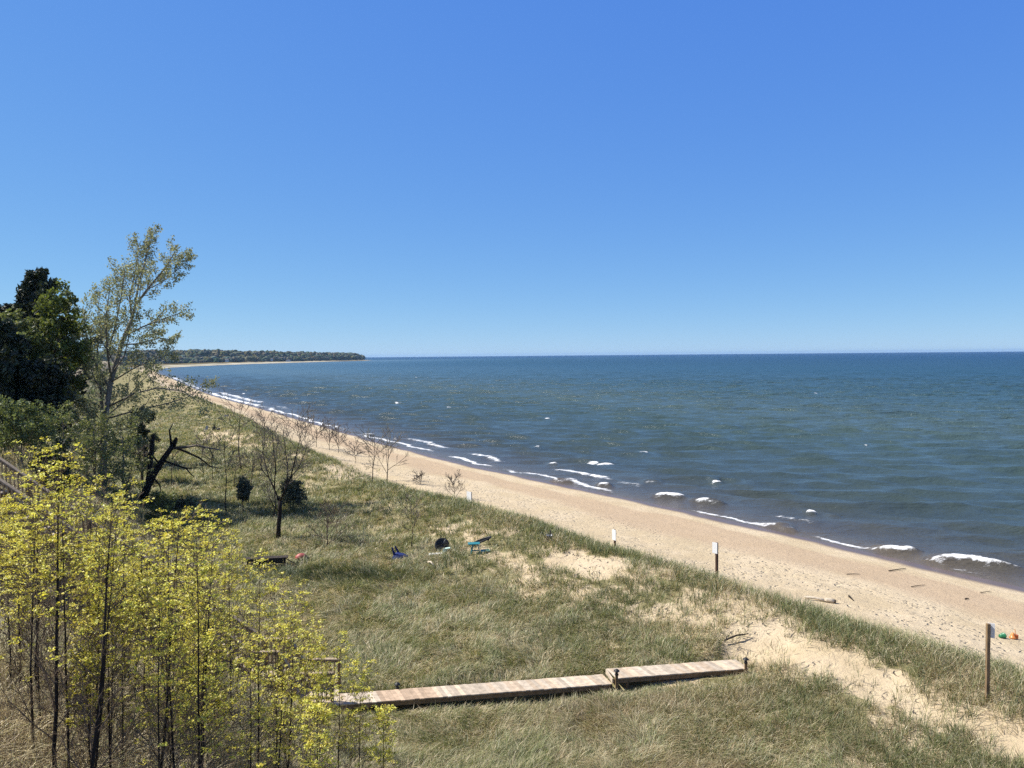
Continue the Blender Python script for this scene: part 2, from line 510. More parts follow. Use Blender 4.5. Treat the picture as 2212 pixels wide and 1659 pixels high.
def in_polys(x, y):
    """0..1, soft-edged by noise"""
    acc = 0
    for k, (ox, oy) in enumerate(((.0, .0), (.45, .2), (-.4, .3), (.1, -.5), (-.2, -.25))):
        sc_ = np.maximum(1.0, np.hypot(x, y) / 45)
        n = (fbm(x / 0.55, y / 0.55, 41 + k, 3) - 0.5) * 1.5 + ox * sc_
        m = (fbm(x / 0.55 + 50, y / 0.55, 47 + k, 3) - 0.5) * 1.5 + oy * sc_
        acc = acc + _in_polys(x + n, y + m)
    return acc / 5


def _in_polys(px, py):
    ins = np.zeros(len(px))
    for P, wt in zip(POLYS, (1, 1, .75, .45, .45)):
        c = np.zeros(len(px), bool)
        j = len(P) - 1
        for i in range(len(P)):
            xi, yi = P[i]; xj, yj = P[j]
            cond = ((yi > py) != (yj > py)) & (px < (xj - xi) * (py - yi) / (yj - yi + 1e-12) + xi)
            c ^= cond
            j = i
        ins = np.maximum(ins, c * wt)
    return ins


def grass_mask(s, t, x, y, soil=False):
    c = np.interp(s, [-100, 40, 70, 120, 160, 400], [0, 0, -2.0, -4.5, -5, -4])
    te = t - c * sstep(5, 14, t)
    w = (fbm(s / 3.5, te / 2.5, 21, 3) - 0.5) * 3.2
    g = sstep(16.9, 19.6, te + w)
    patch = sstep(0.52, 0.66, fbm(s / 5.0, te / 2.6, 77, 4)) * (1 - 0.8 * sstep(22.5, 24, te) * (1 - sstep(14, 20, s)))
    zone = sstep(17, 19, te) * (1 - sstep(26, 29, te))
    g = g * (1 - (0.75 - 0.5 * sstep(12, 30, s)) * patch * zone)
    if soil:
        g = g * (1 - 0.85 * (1 - 0.6 * sstep(12, 28, s)) * zone * sstep(0.25, 0.6, fbm(s / 1.6, te / 1.1, 83, 3)))
    return g * (1 - in_polys(x, y))


# ------------------------------------------------------------------ terrain
def build_terrain():
    ss = np.concatenate([np.arange(-85, -30, 1.0), np.arange(-30, 55, 0.28), np.arange(55, 160, 0.7), np.arange(160, 300, 2.0), np.arange(300, 905, 6.0)])
    tt = np.concatenate([np.arange(-14, -1, 0.8), np.arange(-1, 40, 0.28), np.arange(40, 60, 0.6), np.arange(60, 165, 4.0)])
    S, T = np.meshgrid(ss, tt, indexing='ij')
    X, Y = from_st(S, T)
    Z = ground(S, T)
    # foot-trodden lumps on the dry beach
    lump = sstep(8, 11, T) * (1 - sstep(17, 19, T)) * sstep(-40, -20, S) * (1 - sstep(60, 100, S))
    Z = Z + lump * (fbm(X / 0.7, Y / 0.7, 61, 2) - 0.5) * 0.10
    gm = grass_mask(S.ravel(), T.ravel(), X.ravel(), Y.ravel(), True)
    Z = Z.ravel() - 0.10 * in_polys(X.ravel(), Y.ravel())
    n, k = S.shape
    i = np.arange(n - 1)[:, None] * k; j = np.arange(k - 1)[None]
    q = np.stack([i + j, i + k + j, i + k + j + 1, i + j + 1], -1).reshape(-1, 4)
    V = np.stack([X.ravel(), Y.ravel(), Z], 1)
    o = np_mesh('dune_ground', V, [q[:, ::-1]], MAT_SAND, smooth=True,
                attrs={'grass': gm, 'shore': T.ravel(), 'along': S.ravel(), 'hill': sstep(36.2, 39.0, T.ravel())})
    # make sure it faces up
    if o.data.polygons[0].normal.z < 0:
        o.data.flip_normals()
    tag(o, kind='structure')


build_terrain()


# ------------------------------------------------------------------ far coast and headland
def far_profile(s, t):
    top = np.interp(s, [880, 1050, 1250, 1500, 1700, 2000, 2350, 2550, 2800], [9, 11, 13, 16, 19, 16, 15, 14, 12])
    z = np.interp(t, [-20, 0, 12, 26, 40], [-2, 0, 1.6, 2.6, 4.0])
    rise0 = np.interp(s, [880, 1500, 1800, 2300, 3000], [70, 90, 55, 24, 24])
    z = np.where(t > 40, 4.0, z)
    z = np.where(t > 24, np.maximum(z, 3.0 + (top - 3.0) * sstep(rise0 - 12, rise0 + 30, t)), z)
    return z + sstep(30, 90, t) * (fbm(s / 120.0, t / 90.0, 13, 3) - 0.5) * 9


def build_far():
    ss = np.arange(880, SL[-1] - 10, 12.0)
    tt = np.array([-20, -6, 0, 4, 9, 14, 20, 26, 32, 40, 50, 62, 76, 92, 110, 140, 190, 260, 360])
    S, T = np.meshgrid(ss, tt, indexing='ij')
    shrink = np.where((S > 2350), np.clip(T, -20, 90), T)
    X, Y = from_st(S, shrink)
    Z = far_profile(S, T)
    Tn = T.ravel() + (fbm(S.ravel() / 60.0, T.ravel() * 0, 3, 3) - .5) * 14
    sandw = (1 - sstep(16, 26, Tn)) * (1 - sstep(1900, 2350, S.ravel()) * 0.6)
    bluff = sstep(1500, 1700, S.ravel()) * (1 - sstep(1760, 1900, S.ravel())) * sstep(24, 30, T.ravel()) * (1 - sstep(50, 70, T.ravel()))
    sandw = np.maximum(sandw, bluff * sstep(0.45, 0.6, fbm(S.ravel() / 40.0, T.ravel() / 20.0, 71, 2)))
    veg = np.array([0.9, 0.75, 0.55]); sa = np.array([2.5, 2.4, 2.9])
    col = veg[None] * (1 - sandw[:, None]) + sa[None] * sandw[:, None]
    n, k = S.shape
    i = np.arange(n - 1)[:, None] * k; j = np.arange(k - 1)[None]
    q = np.stack([i + j, i + k + j, i + k + j + 1, i + j + 1], -1).reshape(-1, 4)
    o = np_mesh('headland', np.stack([X.ravel(), Y.ravel(), Z.ravel()], 1), [q[:, ::-1]], MAT_FARLAND, col=col, smooth=True)
    if o.data.polygons[0].normal.z < 0: o.data.flip_normals()
    tag(o, kind='structure')
    # wooded slopes: one mass of crowns
    bpy_ico_v, bpy_ico_f = ico()
    Vs, Fs, Cs = [], [], []
    cnt = 0; base = 0
    N = 3400
    s = rng.uniform(900, SL[-1] - 150, N)
    t0 = np.interp(s, [880, 1500, 1800, 2300, 3000], [42, 46, 36, 24, 24])
    t = t0 + rng.random(N) ** 1.4 * 150
    keep = ~((s > 1480) & (s < 1760) & (t < 60) & (fbm(s / 40, t / 20, 71, 2) > 0.5))
    s, t = s[keep], t[keep]
    z = far_profile(s, t)
    tt2 = np.where(s > 2350, np.clip(t, 0, 90), t)
    x, y = from_st(s, tt2)
    for a in range(len(s)):
        h = rng.uniform(3.5, 11.5) * (0.55 if t[a] < 60 and s[a] < 1500 else 1.0)
        w = h * rng.uniform(0.42, 0.75)
        v = bpy_ico_v * (1 + rng.uniform(-.28, .28, (len(bpy_ico_v), 1))) * np.array([w, w, h * 0.55])
        v = v + np.array([x[a], y[a], z[a] + h * 0.45])
        Vs.append(v); Fs.append(bpy_ico_f + base); base += len(v)
        c = np.array([0.110, 0.138, 0.098]) * rng.uniform(0.75, 1.25) * np.array([rng.uniform(.8, 1.5), 1, rng.uniform(.7, 1.2)])  # crowns lightened and blued: part of the haze put into their colour
        if rng.random() < 0.10: c = np.array([0.085, 0.08, 0.05])
        Cs.append(np.tile(c, (len(v), 1)) * rng.uniform(0.8, 1.2, (len(v), 1)))
    o = np_mesh('far_forest', np.vstack(Vs), [np.vstack(Fs)], MAT_FOREST, col=np.vstack(Cs))
    tag(o, 'hazy green woods covering the distant headland', 'forest', kind='stuff')


def ico():
    import bmesh
    bm = bmesh.new(); bmesh.ops.create_icosphere(bm, subdivisions=2, radius=1.0)
    v = np.array([p.co[:] for p in bm.verts]); f = np.array([[q.index for q in p.verts] for p in bm.faces])
    bm.free()
    return v, f


build_far()


def far_house(px, py, d, w, dep, h, rz, label, gable=True):
    p = at_d(px, py, d)
    s, t = to_st(p[:1], p[1:2])
    root = thing('house', p, label, 'house', rz=rz)
    m = MB(); m.box((0, 0, h / 2), (w, dep, h)); m.build('wall', MAT_HOUSE, root)
    r = MB(); o = 0.4
    e = h + 0.003
    r.add([(-w / 2 - o, -dep / 2 - o, e), (w / 2 + o, -dep / 2 - o, e), (w / 2 + o, dep / 2 + o, e), (-w / 2 - o, dep / 2 + o, e),
           (-w / 2 - o, 0, h * 1.5), (w / 2 + o, 0, h * 1.5)], [(0, 1, 5, 4), (2, 3, 4, 5), (0, 3, 2, 1)], [(0, 4, 3), (1, 2, 5)])
    r.build('roof', MAT_ROOF, root)
    for k in (-0.3, 0.0, 0.3):
        wn = MB(); wn.box((k * w, -dep / 2 - 0.04, h * 0.55), (w * 0.14, 0.08, h * 0.4)); wn.build('window', MAT_GLASS, root)


far_house(490, 781.5, 1330, 5.2, 5, 3.4, 0.3, 'white house at the foot of the far wooded hill, nearer the cottonwood')
far_house(587, 779.5, 1560, 3.6, 4, 3.6, 0.1, 'small white house by itself halfway along the far wooded shore')
far_house(623, 781, 1600, 8, 5, 2.6, -0.1, 'low pale building above the far beach beside the sandy bluff')


# ------------------------------------------------------------------ lake
def breakers():
    L = []   # px, py, width in picture px, strength
    for px, py, w, k in ((2095, 1219, 165, 1.25), (1940, 1191, 88, 1.0), (1680, 1137, 70, .6), (1705, 1146, 30, .6), (1527, 1086, 66, 1.1), (1447, 1074, 66, 1.1),
                         (1409, 1043, 44, .9), (1547, 1041, 24, .9), (1293, 1000, 66, 1.0), (1193, 1003, 26, .8), (1388, 979, 24, .8),
                         (1120, 900, 30, .8), (1163, 887, 16, .55), (1182, 904, 14, .5), (1216, 912, 22, .45), (1160, 967, 14, .5),
                         (1306, 1050, 34, .9), (1800, 1113, 28, .7), (1752, 1107, 22, .8), (860, 871, 16, .8), (970, 881, 13, .6), 
                         (795, 938, 34, .8), (855, 950, 14, .6),
                         (530, 851, 10, .6), (1220, 1040, 60, .9), 
                         (1640, 930, 8, .35), (1870, 965, 9, .35), (900, 815, 6, .5), (1760, 850, 7, .35)):
        r = ray(px, py); d = -H / r[2]
        if r[1] * d > 110: k *= .8; w *= .9
        L.append((r[0] * d, r[1] * d, w / FPX * r[1] * d, k))
    return L


def build_water():
    az = np.radians(np.arange(-50, 52.01, 0.115))
    rr = [22.0]
    while rr[-1] < 13000:
        r = rr[-1]
        px = r * r / (H * 769) * 0.9
        if r < 300: dr = min(px, 0.55)
        elif r < 1200: dr = min(px, 0.55 + (r - 300) * 0.006)
        else: dr = (0.55 + 5.4) * (r / 1200) ** 2.2
        rr.append(r + max(dr, 0.14))
    rr = np.array(rr)
    A, Rr = np.meshgrid(az, rr, indexing='ij')
    X = (Rr * np.sin(A)).ravel(); Y = (Rr * np.cos(A)).ravel()
    # distance from the shore: exact near, capped far
    s = np.zeros(len(X)); t = np.full(len(X), -3000.0)
    t_rough = np.empty(len(X))
    P = SH[::8]
    near = np.ones(len(X), bool)
    for a in range(0, len(X), 40000):
        sl = slice(a, a + 40000)
        d2 = (X[sl, None] - P[None, :, 0]) ** 2 + (Y[sl, None] - P[None, :, 1]) ** 2
        i = np.argmin(d2, 1)
        ii = np.minimum(i * 8, len(SH) - 1)
        dx = X[sl] - SH[ii, 0]; dy = Y[sl] - SH[ii, 1]
        s[sl] = SL[ii] + dx * TAN[ii, 0] + dy * TAN[ii, 1]
        t[sl] = dx * NRM[ii, 0] + dy * NRM[ii, 1]
    keep = t < 4.0
    off = -t
    dr = np.tile(np.gradient(rr), len(az))
    damp = sstep(0.5, 14.0, off)
    Z = np.zeros(len(X)); DX = np.zeros(len(X)); DY = np.zeros(len(X))
    wr = np.random.default_rng(3)
    # waves: crests roughly along x, running in toward the beach
    group = 0.45 + 1.1 * fbm(X / 38, Y / 22, 91, 3)
    for k in range(46):
        lam = 1.3 * (8.5 / 1.3) ** (k / 45.0)
        ang = R(-104) + wr.normal(0, 0.24)
        kx, ky = math.cos(ang), math.sin(ang)
        kk = 2 * math.pi / lam
        amp = 0.0128 * lam ** 0.78 * wr.uniform(0.6, 1.3)
        fade = 1 - sstep(lam * 0.22, lam * 0.48, dr)
        ph = kk * (kx * X + ky * Y) + wr.uniform(0, 6.28)
        a = amp * fade * group * damp
        Z += a * np.cos(ph)
        DX -= a * 0.9 * kx * np.sin(ph); DY -= a * 0.9 * ky * np.sin(ph)
    # shoaling swells parallel to the beach
    sw = np.sin(2 * math.pi * (off + 2.2 * (fbm(s / 18, off / 30, 55, 3) - .5) * 4) / 6.5)
    Z += 0.14 * damp * np.maximum(sw, -0.3) ** 1 * np.exp(-off / 28) * sstep(0.5, 3, off) * (0.4 + 1.2 * fbm(s / 15, off / 12, 57, 2))
    foam = np.zeros(len(X))
    for (bx, by, w, k) in breakers():
        r = math.hypot(bx, by)
        m = np.where((abs(X - bx) < w + 3) & (abs(Y - by) < 10 + r * .02))[0]
        if not len(m): continue
        # crest slants down to the right: toward the viewer on the right
        nearb = math.exp(-max(0, r - 45) / 60)
        sl = -0.10 - 0.33 * nearb
        u = X[m] - bx
        cr = by + sl * u + 0.25 * np.sin(u * 1.3 + bx) * min(1, w / 3)
        v = Y[m] - cr                                   # + is seaward
        th = max(0.30 if k > 1 else 0.2, r * r / (H * 769) * 0.5) * (0.6 + 0.55 * k) * 0.8
        e = np.exp(-(abs(u) / (w * 0.5)) ** 4)
        ragged = (0.45 + 1.1 * fbm(u / 0.55, u * 0 + bx, 5, 3)) * np.clip(1.15 - 0.55 * u / w, .35, 1.8)
        Z[m] += 0.40 * k * e * np.exp(-np.where(v > 0, v / 1.3, v / 0.45) ** 2) * (1 if r < 120 else .4)
        f = e * np.where(v < 0, np.exp(-(v / (th * 1.25 * ragged)) ** 2), np.exp(-(v / (th * 0.45)) ** 2)) * min(1.0, .62 + .4 * k)
        foam[m] = np.maximum(foam[m], f)
        # lacy trail behind
        f2 = e * 0.50 * np.exp(-((v + th * 1.5) / (th * 1.6)) ** 2) * fbm(u / 0.8, v / 0.5, 15, 2)
        foam[m] = np.maximum(foam[m], f2)
    # run-up foam along the water's edge
    edge = 0.8 + 2.2 * (fbm(s / 14, s * 0, 8, 3) - 0.3)
    edge = edge + (0.7 + 0.004 * np.clip(s, 0, 300)) * 1.6 * (fbm(s / 2.6, s * 0 + 5, 118, 3) - .5)
    def seg_act(L):
        a = np.zeros(len(s))
        for (x0, y0), (x1, y1), k in L:
            q = []
            for px, py in ((x0, y0), (x1, y1)):
                r = ray(px, py); d = -H / r[2]; q.append(to_st(r[0] * d, d * r[1], 900)[0][0])
            lo, hi = min(q), max(q); m = 0.12 * (hi - lo) + .4
            a = np.maximum(a, k * sstep(lo - m, lo + m, s) * (1 - sstep(hi - m, hi + m, s)))
        return a
    act = seg_act((((1085, 1014), (1330, 1062), .9), ((950, 987), (1055, 1008), 1.0), ((1480, 1105), (1665, 1140), 1.0), ((1740, 1162), (1895, 1193), 1.0),
                   ((780, 938), (930, 976), .9), ((560, 881), (740, 927), 1.0), ((440, 848), (560, 880), 1.0), ((330, 815), (440, 848), .8),
                   ((2010, 1240), (2070, 1254), .6)))
    wdt = (0.22 + np.clip(s, 0, 400) * 0.0032) * (0.15 + 1.9 * fbm(s / (1.5 + .05 * np.clip(s, 0, 300)), s * 0, 98, 2))
    wdt = np.maximum(wdt, 0.75 * dr)
    f = act * np.exp(-((off - edge) / wdt) ** 2) * 0.86
    e2 = edge + 2.6 + 1.5 * fbm(s / 9, s * 0, 28, 2)
    act2 = seg_act((((1130, 1022), (1262, 1044), 1.0), ((950, 985), (1050, 1003), .9), ((1610, 1126), (1700, 1146), .7), ((850, 950), (935, 972), .9),
                    ((560, 878), (735, 922), .9), ((440, 848), (540, 872), .9), ((1285, 1048), (1335, 1060), .7)))
    f = np.maximum(f, act2 * sstep(.22, .5, fbm(s / (3.0 + .10 * np.clip(s, 0, 300)), s * 0, 99, 2)) * .76 * np.exp(-((off - e2) / (wdt * 1.25)) ** 2))
    Z += 0.16 * act2 * np.exp(-((off - e2 - .3) / .8) ** 2)
    foam = np.maximum(foam, f)
    Z = Z + 0.03 * sstep(1.0, -1.0, off)
    V = np.stack([X + DX, Y + DY, Z], 1)
    n, k = A.shape
    i = np.arange(n - 1)[:, None] * k; j = np.arange(k - 1)[None]
    q = np.stack([i + j, i + k + j, i + k + j + 1, i + j + 1], -1).reshape(-1, 4)
    q = q[keep[q].any(1)]
    used = np.zeros(len(V), bool); used[q.ravel()] = True
    mp = np.cumsum(used) - 1
    o = np_mesh('water', V[used], [mp[q]], MAT_WATER, smooth=True, attrs={'offshore': off[used], 'foam': foam[used]})
    if o.data.polygons[0].normal.z < 0: o.data.flip_normals()
    tag(o, kind='structure')


build_water()


# ------------------------------------------------------------------ grass
def blades(P, h, w, az, lean, curl, col, tipcol=None):
    """P n x 3 base; strips of two quads and a tip, bending toward az"""
    n = len(P)
    dx, dy = np.cos(az), np.sin(az)
    # width direction: random about the blade so that some show edge-on
    wa = az + math.pi / 2 + rng.normal(0, 0.7, n)
    wx, wy = np.cos(wa) * w / 2, np.sin(wa) * w / 2
    V = np.empty((n, 5, 3)); F4 = []; 
    def pt(u):
        hor = h * (lean * u + curl * u * u)
        ver = h * (u - 0.42 * np.minimum(1.6, lean + curl) * u * u)
        return P[:, 0] + dx * hor, P[:, 1] + dy * hor, P[:, 2] + np.maximum(ver, 0.03)
    for k, (u, f) in enumerate(((0.0, 1.0), (0.55, 0.8), (1.0, 0.0))):
        x, y, z = pt(u)
        if k == 0: z = P[:, 2] - 0.02
        if k < 2:
            V[:, 2 * k] = np.stack([x - wx * f, y - wy * f, z], 1)
            V[:, 2 * k + 1] = np.stack([x + wx * f, y + wy * f, z], 1)
        else:
            V[:, 4] = np.stack([x, y, z], 1)
    b = np.arange(n)[:, None] * 5
    q = b + np.array([[0, 1, 3, 2]]); t = b + np.array([[2, 3, 4]])
    C = np.repeat(col[:, None], 5, 1)
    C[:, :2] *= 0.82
    if tipcol is not None:
        C[:, 4] = tipcol; C[:, 2:4] = 0.6 * C[:, 2:4] + 0.4 * tipcol[:, None]
    return V.reshape(-1, 3), q, t, C.reshape(-1, 3)


def scatter(n, d0, d1, a0=-37, a1=37, power=1.0):
    """points by distance: density falls with distance as detail does"""
    u = rng.random(n)
    d = d0 * (d1 / d0) ** u if power == 1 else (d0 ** -1 + u * (d1 ** -1 - d0 ** -1)) ** -1
    a = np.radians(rng.uniform(a0, a1, n))
    x, y = d * np.sin(a), d * np.cos(a)
    s, t = to_st(x, y, 420)
    return x, y, d, s, t


def eff_t(s, t):
    c = np.interp(s, [-100, 40, 70, 120, 160, 400], [0, 0, -2.0, -4.5, -5, -4])
    return t - c * sstep(5, 14, t)


def merge(name, parts, mat, label, cat):
    V = []; Q = []; T = []; C = []; b = 0
    for v, q, t, c in parts:
        V.append(v); Q.append(q + b); T.append(t + b); C.append(c); b += len(v)
    o = np_mesh(name, np.vstack(V), [np.vstack(Q), np.vstack(T)], mat, col=np.vstack(C))
    return tag(o, label, cat, kind='stuff')


STRAW = np.array([0.66, 0.58, 0.38]); STRAW2 = np.array([0.52, 0.44, 0.26]); TANC = np.array([0.36, 0.265, 0.145])
GRN = np.array([0.265, 0.285, 0.115]); GRN2 = np.array([0.205, 0.235, 0.095]); GREY = np.array([0.40, 0.395, 0.25])
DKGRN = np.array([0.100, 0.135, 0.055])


def vary(c, n, a=0.28):
    return c * rng.uniform(1 - a, 1 + a, (n, 1)) * rng.uniform(0.93, 1.07, (n, 3))


def pick(n, cols, p):
    k = rng.choice(len(cols), n, p=p)
    return np.array(cols)[k]


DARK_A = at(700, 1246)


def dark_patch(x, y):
    """greener, darker grass in the hollow in front of the bench"""
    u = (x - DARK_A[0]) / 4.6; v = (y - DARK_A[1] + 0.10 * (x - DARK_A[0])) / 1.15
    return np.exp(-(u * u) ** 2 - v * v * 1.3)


GREEN_A = at(430, 1120); GREEN_B = at(560, 1090)


def off_walk(x, y, h):
    """keeps blades off the deck and short beside it: returns keep mask and heights"""
    l = (x - BL[0]) * ax[0] + (y - BL[1]) * ax[1]; n = (x - BL[0]) * nrm_b[0] + (y - BL[1]) * nrm_b[1]
    on = (l > -1.8) & (l < AXL + .1)
    keep = ~(on & (abs(n) < BW / 2 + .06))
    near = on & (n < 0) & (n > -BW / 2 - 1.0)
    f = np.where(near, np.where(l < MIDL, .55, .3) + 0.65 * sstep(BW / 2, BW / 2 + 1.0, -n) * rng.uniform(.6, 1.2, len(x)), 1.0)
    f = np.where(on & (n > 0) & (n < BW / 2 + .45), .45, f)
    return keep, h * np.minimum(f, 1)


def build_grass():
    parts = []
    # 1. matted swale grass
    x, y, d, s, t = scatter(185000, 15, 170)
    te = eff_t(s, t)
    g = grass_mask(s, t, x, y)
    k = (rng.random(len(x)) < g * (1 - 0.55 * sstep(37.5, 41, te))) & (te > 18) & (te < 60)
    swale = sstep(24.5, 28, te + (fbm(s / 4, te / 3, 33, 3) - .5) * 5)
    k &= rng.random(len(x)) < np.clip(0.10 + 0.90 * swale + 0.55 * sstep(12, 28, s), 0, 1)
    x, y, d, s, te = x[k], y[k], d[k], s[k], te[k]
    nt0 = len(x)
    big = fbm(x / 4.5, y / 4.5, 5, 4); big2 = fbm(x / 1.1, y / 1.1, 15, 3)
    gfrac = np.clip(sstep(0.34, 0.68, 0.4 * big + 0.6 * big2) * 0.50 + 0.30, 0, 1)
    gp = np.exp(-(((x - GREEN_A[0]) / 7) ** 2 + ((y - GREEN_A[1]) / 6) ** 2))
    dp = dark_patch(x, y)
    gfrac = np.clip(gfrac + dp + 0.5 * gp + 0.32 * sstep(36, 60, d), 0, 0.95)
    tg = rng.random(nt0) < gfrac
    tflow = fbm(x / 2.4, y / 2.4, 25, 2) * 12.0 + rng.normal(0, 0.7, nt0)
    tcs = pick(nt0, [STRAW, STRAW2, TANC, GREY], [0.30, 0.34, 0.14, 0.22]); tcg = pick(nt0, [GRN, GRN2, GREY], [0.44, 0.40, 0.16])
    tcol = np.where(tg[:, None], tcg, tcs) * rng.uniform(0.68, 1.18, (nt0, 1))
    redness = sstep(0.44, 0.62, fbm(x / 2.6, y / 2.6, 65, 3)) * (y < 23.5) * sstep(-2, 3, x) * 0.6
    tcol = tcol * (1 - redness[:, None]) + TANC * 0.8 * redness[:, None]
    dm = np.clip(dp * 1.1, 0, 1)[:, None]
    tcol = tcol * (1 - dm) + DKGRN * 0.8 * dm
    th = rng.uniform(0.22, 0.50, nt0) * (0.75 + 0.6 * big2)
    nb = 7
    idx = np.repeat(np.arange(nt0), nb); n = len(idx)
    dd = d[idx]
    rad = (0.07 + 0.0022 * dd) * rng.random(n) ** 0.6; a = rng.uniform(0, 6.283, n)
    bx, by = x[idx] + np.cos(a) * rad, y[idx] + np.sin(a) * rad
    h = th[idx] * rng.uniform(.7, 1.25, n)
    kp, h = off_walk(bx, by, h)
    P = np.stack([bx, by, ground_xy(bx, by)], 1)
    isg = tg[idx]
    col = tcol[idx] * rng.uniform(0.78, 1.22, (n, 1))
    mixd = rng.random(n) < 0.18
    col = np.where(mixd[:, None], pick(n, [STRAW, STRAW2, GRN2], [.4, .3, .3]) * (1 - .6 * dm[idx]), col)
    w = np.maximum(0.009, 0.00056 * dd) * rng.uniform(0.7, 1.4, n)
    lean = np.where(isg, rng.uniform(0.05, 0.5, n), rng.uniform(0.25, 1.2, n)); curl = rng.uniform(0.1, 0.9, n)
    fl = tflow[idx] + rng.normal(0, 0.55, n)
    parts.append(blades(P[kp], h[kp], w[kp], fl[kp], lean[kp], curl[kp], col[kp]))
    o = merge('swale_grass', parts, MAT_GRASS, 'matted straw and grey green grass filling the hollow behind the dune', 'grass')
    # 2. beach grass in tufts along the dune
    parts = []
    nt_ = 85000
    x, y, d, s, t = scatter(nt_, 16, 230)
    te = eff_t(s, t)
    g = grass_mask(s, t, x, y)
    crest = np.exp(-((te - 20.0) / 1.6) ** 2)
    lee = sstep(19, 21, te) * (1 - sstep(27, 31, te)) * (0.45 + 1.1 * sstep(.42, .62, fbm(s / 2.2, te / 1.6, 35, 3)))
    dens = np.clip(1.3 * crest + 0.62 * lee + 0.10 * sstep(30, 32, te) * (1 - sstep(37, 40, te)) + 0.25 * sstep(60, 100, s), 0, 1) * g
    fore = np.exp(-((te - 17.6) / 1.1) ** 2) * 0.16 * sstep(0.45, 0.6, fbm(s / 4, te / 1.5, 88, 3))
    ip = in_polys(x, y)
    dens = np.maximum(dens, fore)
    dens = np.maximum(dens, 0.16 * ip * sstep(.52, .68, fbm(x / 1.1, y / 1.1, 36, 3)) + .02 * ip)
    k = rng.random(nt_) < dens
    x, y, d, s, te, ip, crest = x[k], y[k], d[k], s[k], te[k], ip[k], crest[k]
    nb = np.clip((15 - 0.05 * d), 6, 15).astype(int)
    nb = np.where(ip > 0.5, 7, nb); nb = np.where(te < 18.3, 6, nb)
    idx = np.repeat(np.arange(len(x)), nb)
    n = len(idx)
    rad = 0.05 + 0.10 * rng.random(n)
    a = rng.uniform(0, 6.283, n)
    bx, by = x[idx] + np.cos(a) * rad, y[idx] + np.sin(a) * rad
    P = np.stack([bx, by, ground_xy(bx, by)], 1)
    dd = d[idx]
    tall = rng.uniform(0.34, 0.66, n) * (0.72 + 0.42 * crest[idx]) * (0.8 + 0.4 * rng.random(len(x))[idx])
    h = np.where(ip[idx] > 0.5, tall * 0.55, tall)
    w = np.maximum(0.0075, 0.00046 * dd) * rng.uniform(0.7, 1.3, n)
    tint = rng.random(len(x))[idx]
    dry = rng.random(n) < (0.16 + 0.35 * (vnoise(bx / 2.2, by / 2.2, 4) > 0.66))
    colg = pick(n, [GRN, GRN2, DKGRN, GREY], [0.28, 0.36, 0.28, 0.08]) * (0.65 + 0.55 * tint[:, None])
    cold = pick(n, [STRAW, STRAW2, TANC], [0.4, 0.35, 0.25])
    col = np.where(dry[:, None], cold, colg) * rng.uniform(0.7, 1.25, (n, 1))
    az_ = a + rng.normal(0, 0.5, n)
    # wind off the lake combs the tips inland
    lean = rng.uniform(0.05, 0.35, n) + 0.7 * dry * rng.random(n); curl = rng.uniform(0.1, 0.55, n)
    kp, h = off_walk(bx, by, h)
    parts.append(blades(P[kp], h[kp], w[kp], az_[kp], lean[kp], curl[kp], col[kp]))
    merge('beach_grass', parts, MAT_GRASS, 'dark green upright beach grass growing in tufts along the dune crest', 'grass')
    # 3. dry stems and litter on the bank under the saplings
    parts = []
    n0 = 260000
    x, y, d, s, t = scatter(n0, 6.5, 60, -40, 12)
    te = eff_t(s, t)
    k = (te > 36.4) & (te < 62) & (rng.random(n0) < 0.55 + 0.45 * (fbm(x / 1.2, y / 1.2, 3, 3) > 0.5))
    x, y, d = x[k], y[k], d[k]
    n = len(x)
    P = np.stack([x, y, ground_xy(x, y)], 1)
    stem = rng.random(n) < 0.30
    c = pick(n, [STRAW, STRAW2, TANC, np.array([0.24, 0.18, 0.13]), GRN], [0.42, 0.22, 0.12, 0.08, 0.16]) * rng.uniform(0.65, 1.3, (n, 1)) * (0.7 + 1.0 * fbm(x / .9, y / .9, 71, 3))[:, None]
    cst = pick(n, [np.array([0.13, 0.095, 0.07]), np.array([0.30, 0.235, 0.17]), STRAW], [0.5, 0.35, 0.15])
    c = np.where(stem[:, None], cst, c)
    h = np.where(stem, rng.uniform(0.4, 1.15, n), rng.uniform(0.15, 0.45, n))
    w = np.maximum(0.004, 0.00042 * d) * np.where(stem, 0.9, rng.uniform(1.0, 2.0, n))
    lean = np.where(stem, rng.uniform(0.0, 0.4, n), rng.uniform(0.3, 1.5, n)); curl = np.where(stem, 0.1, rng.uniform(0.2, 1.0, n))
    kp, h = off_walk(x, y, h)
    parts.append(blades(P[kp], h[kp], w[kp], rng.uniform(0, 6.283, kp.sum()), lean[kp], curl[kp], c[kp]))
    merge('dry_undergrowth', parts, MAT_GRASS, 'brown dry stems and straw covering the bank under the yellow saplings', 'undergrowth')


build_grass()


# ------------------------------------------------------------------ trees
def perp(d, r):
    v = r.normal(size=3); v -= d * v.dot(d)
    return v / (np.linalg.norm(v) + 1e-9)


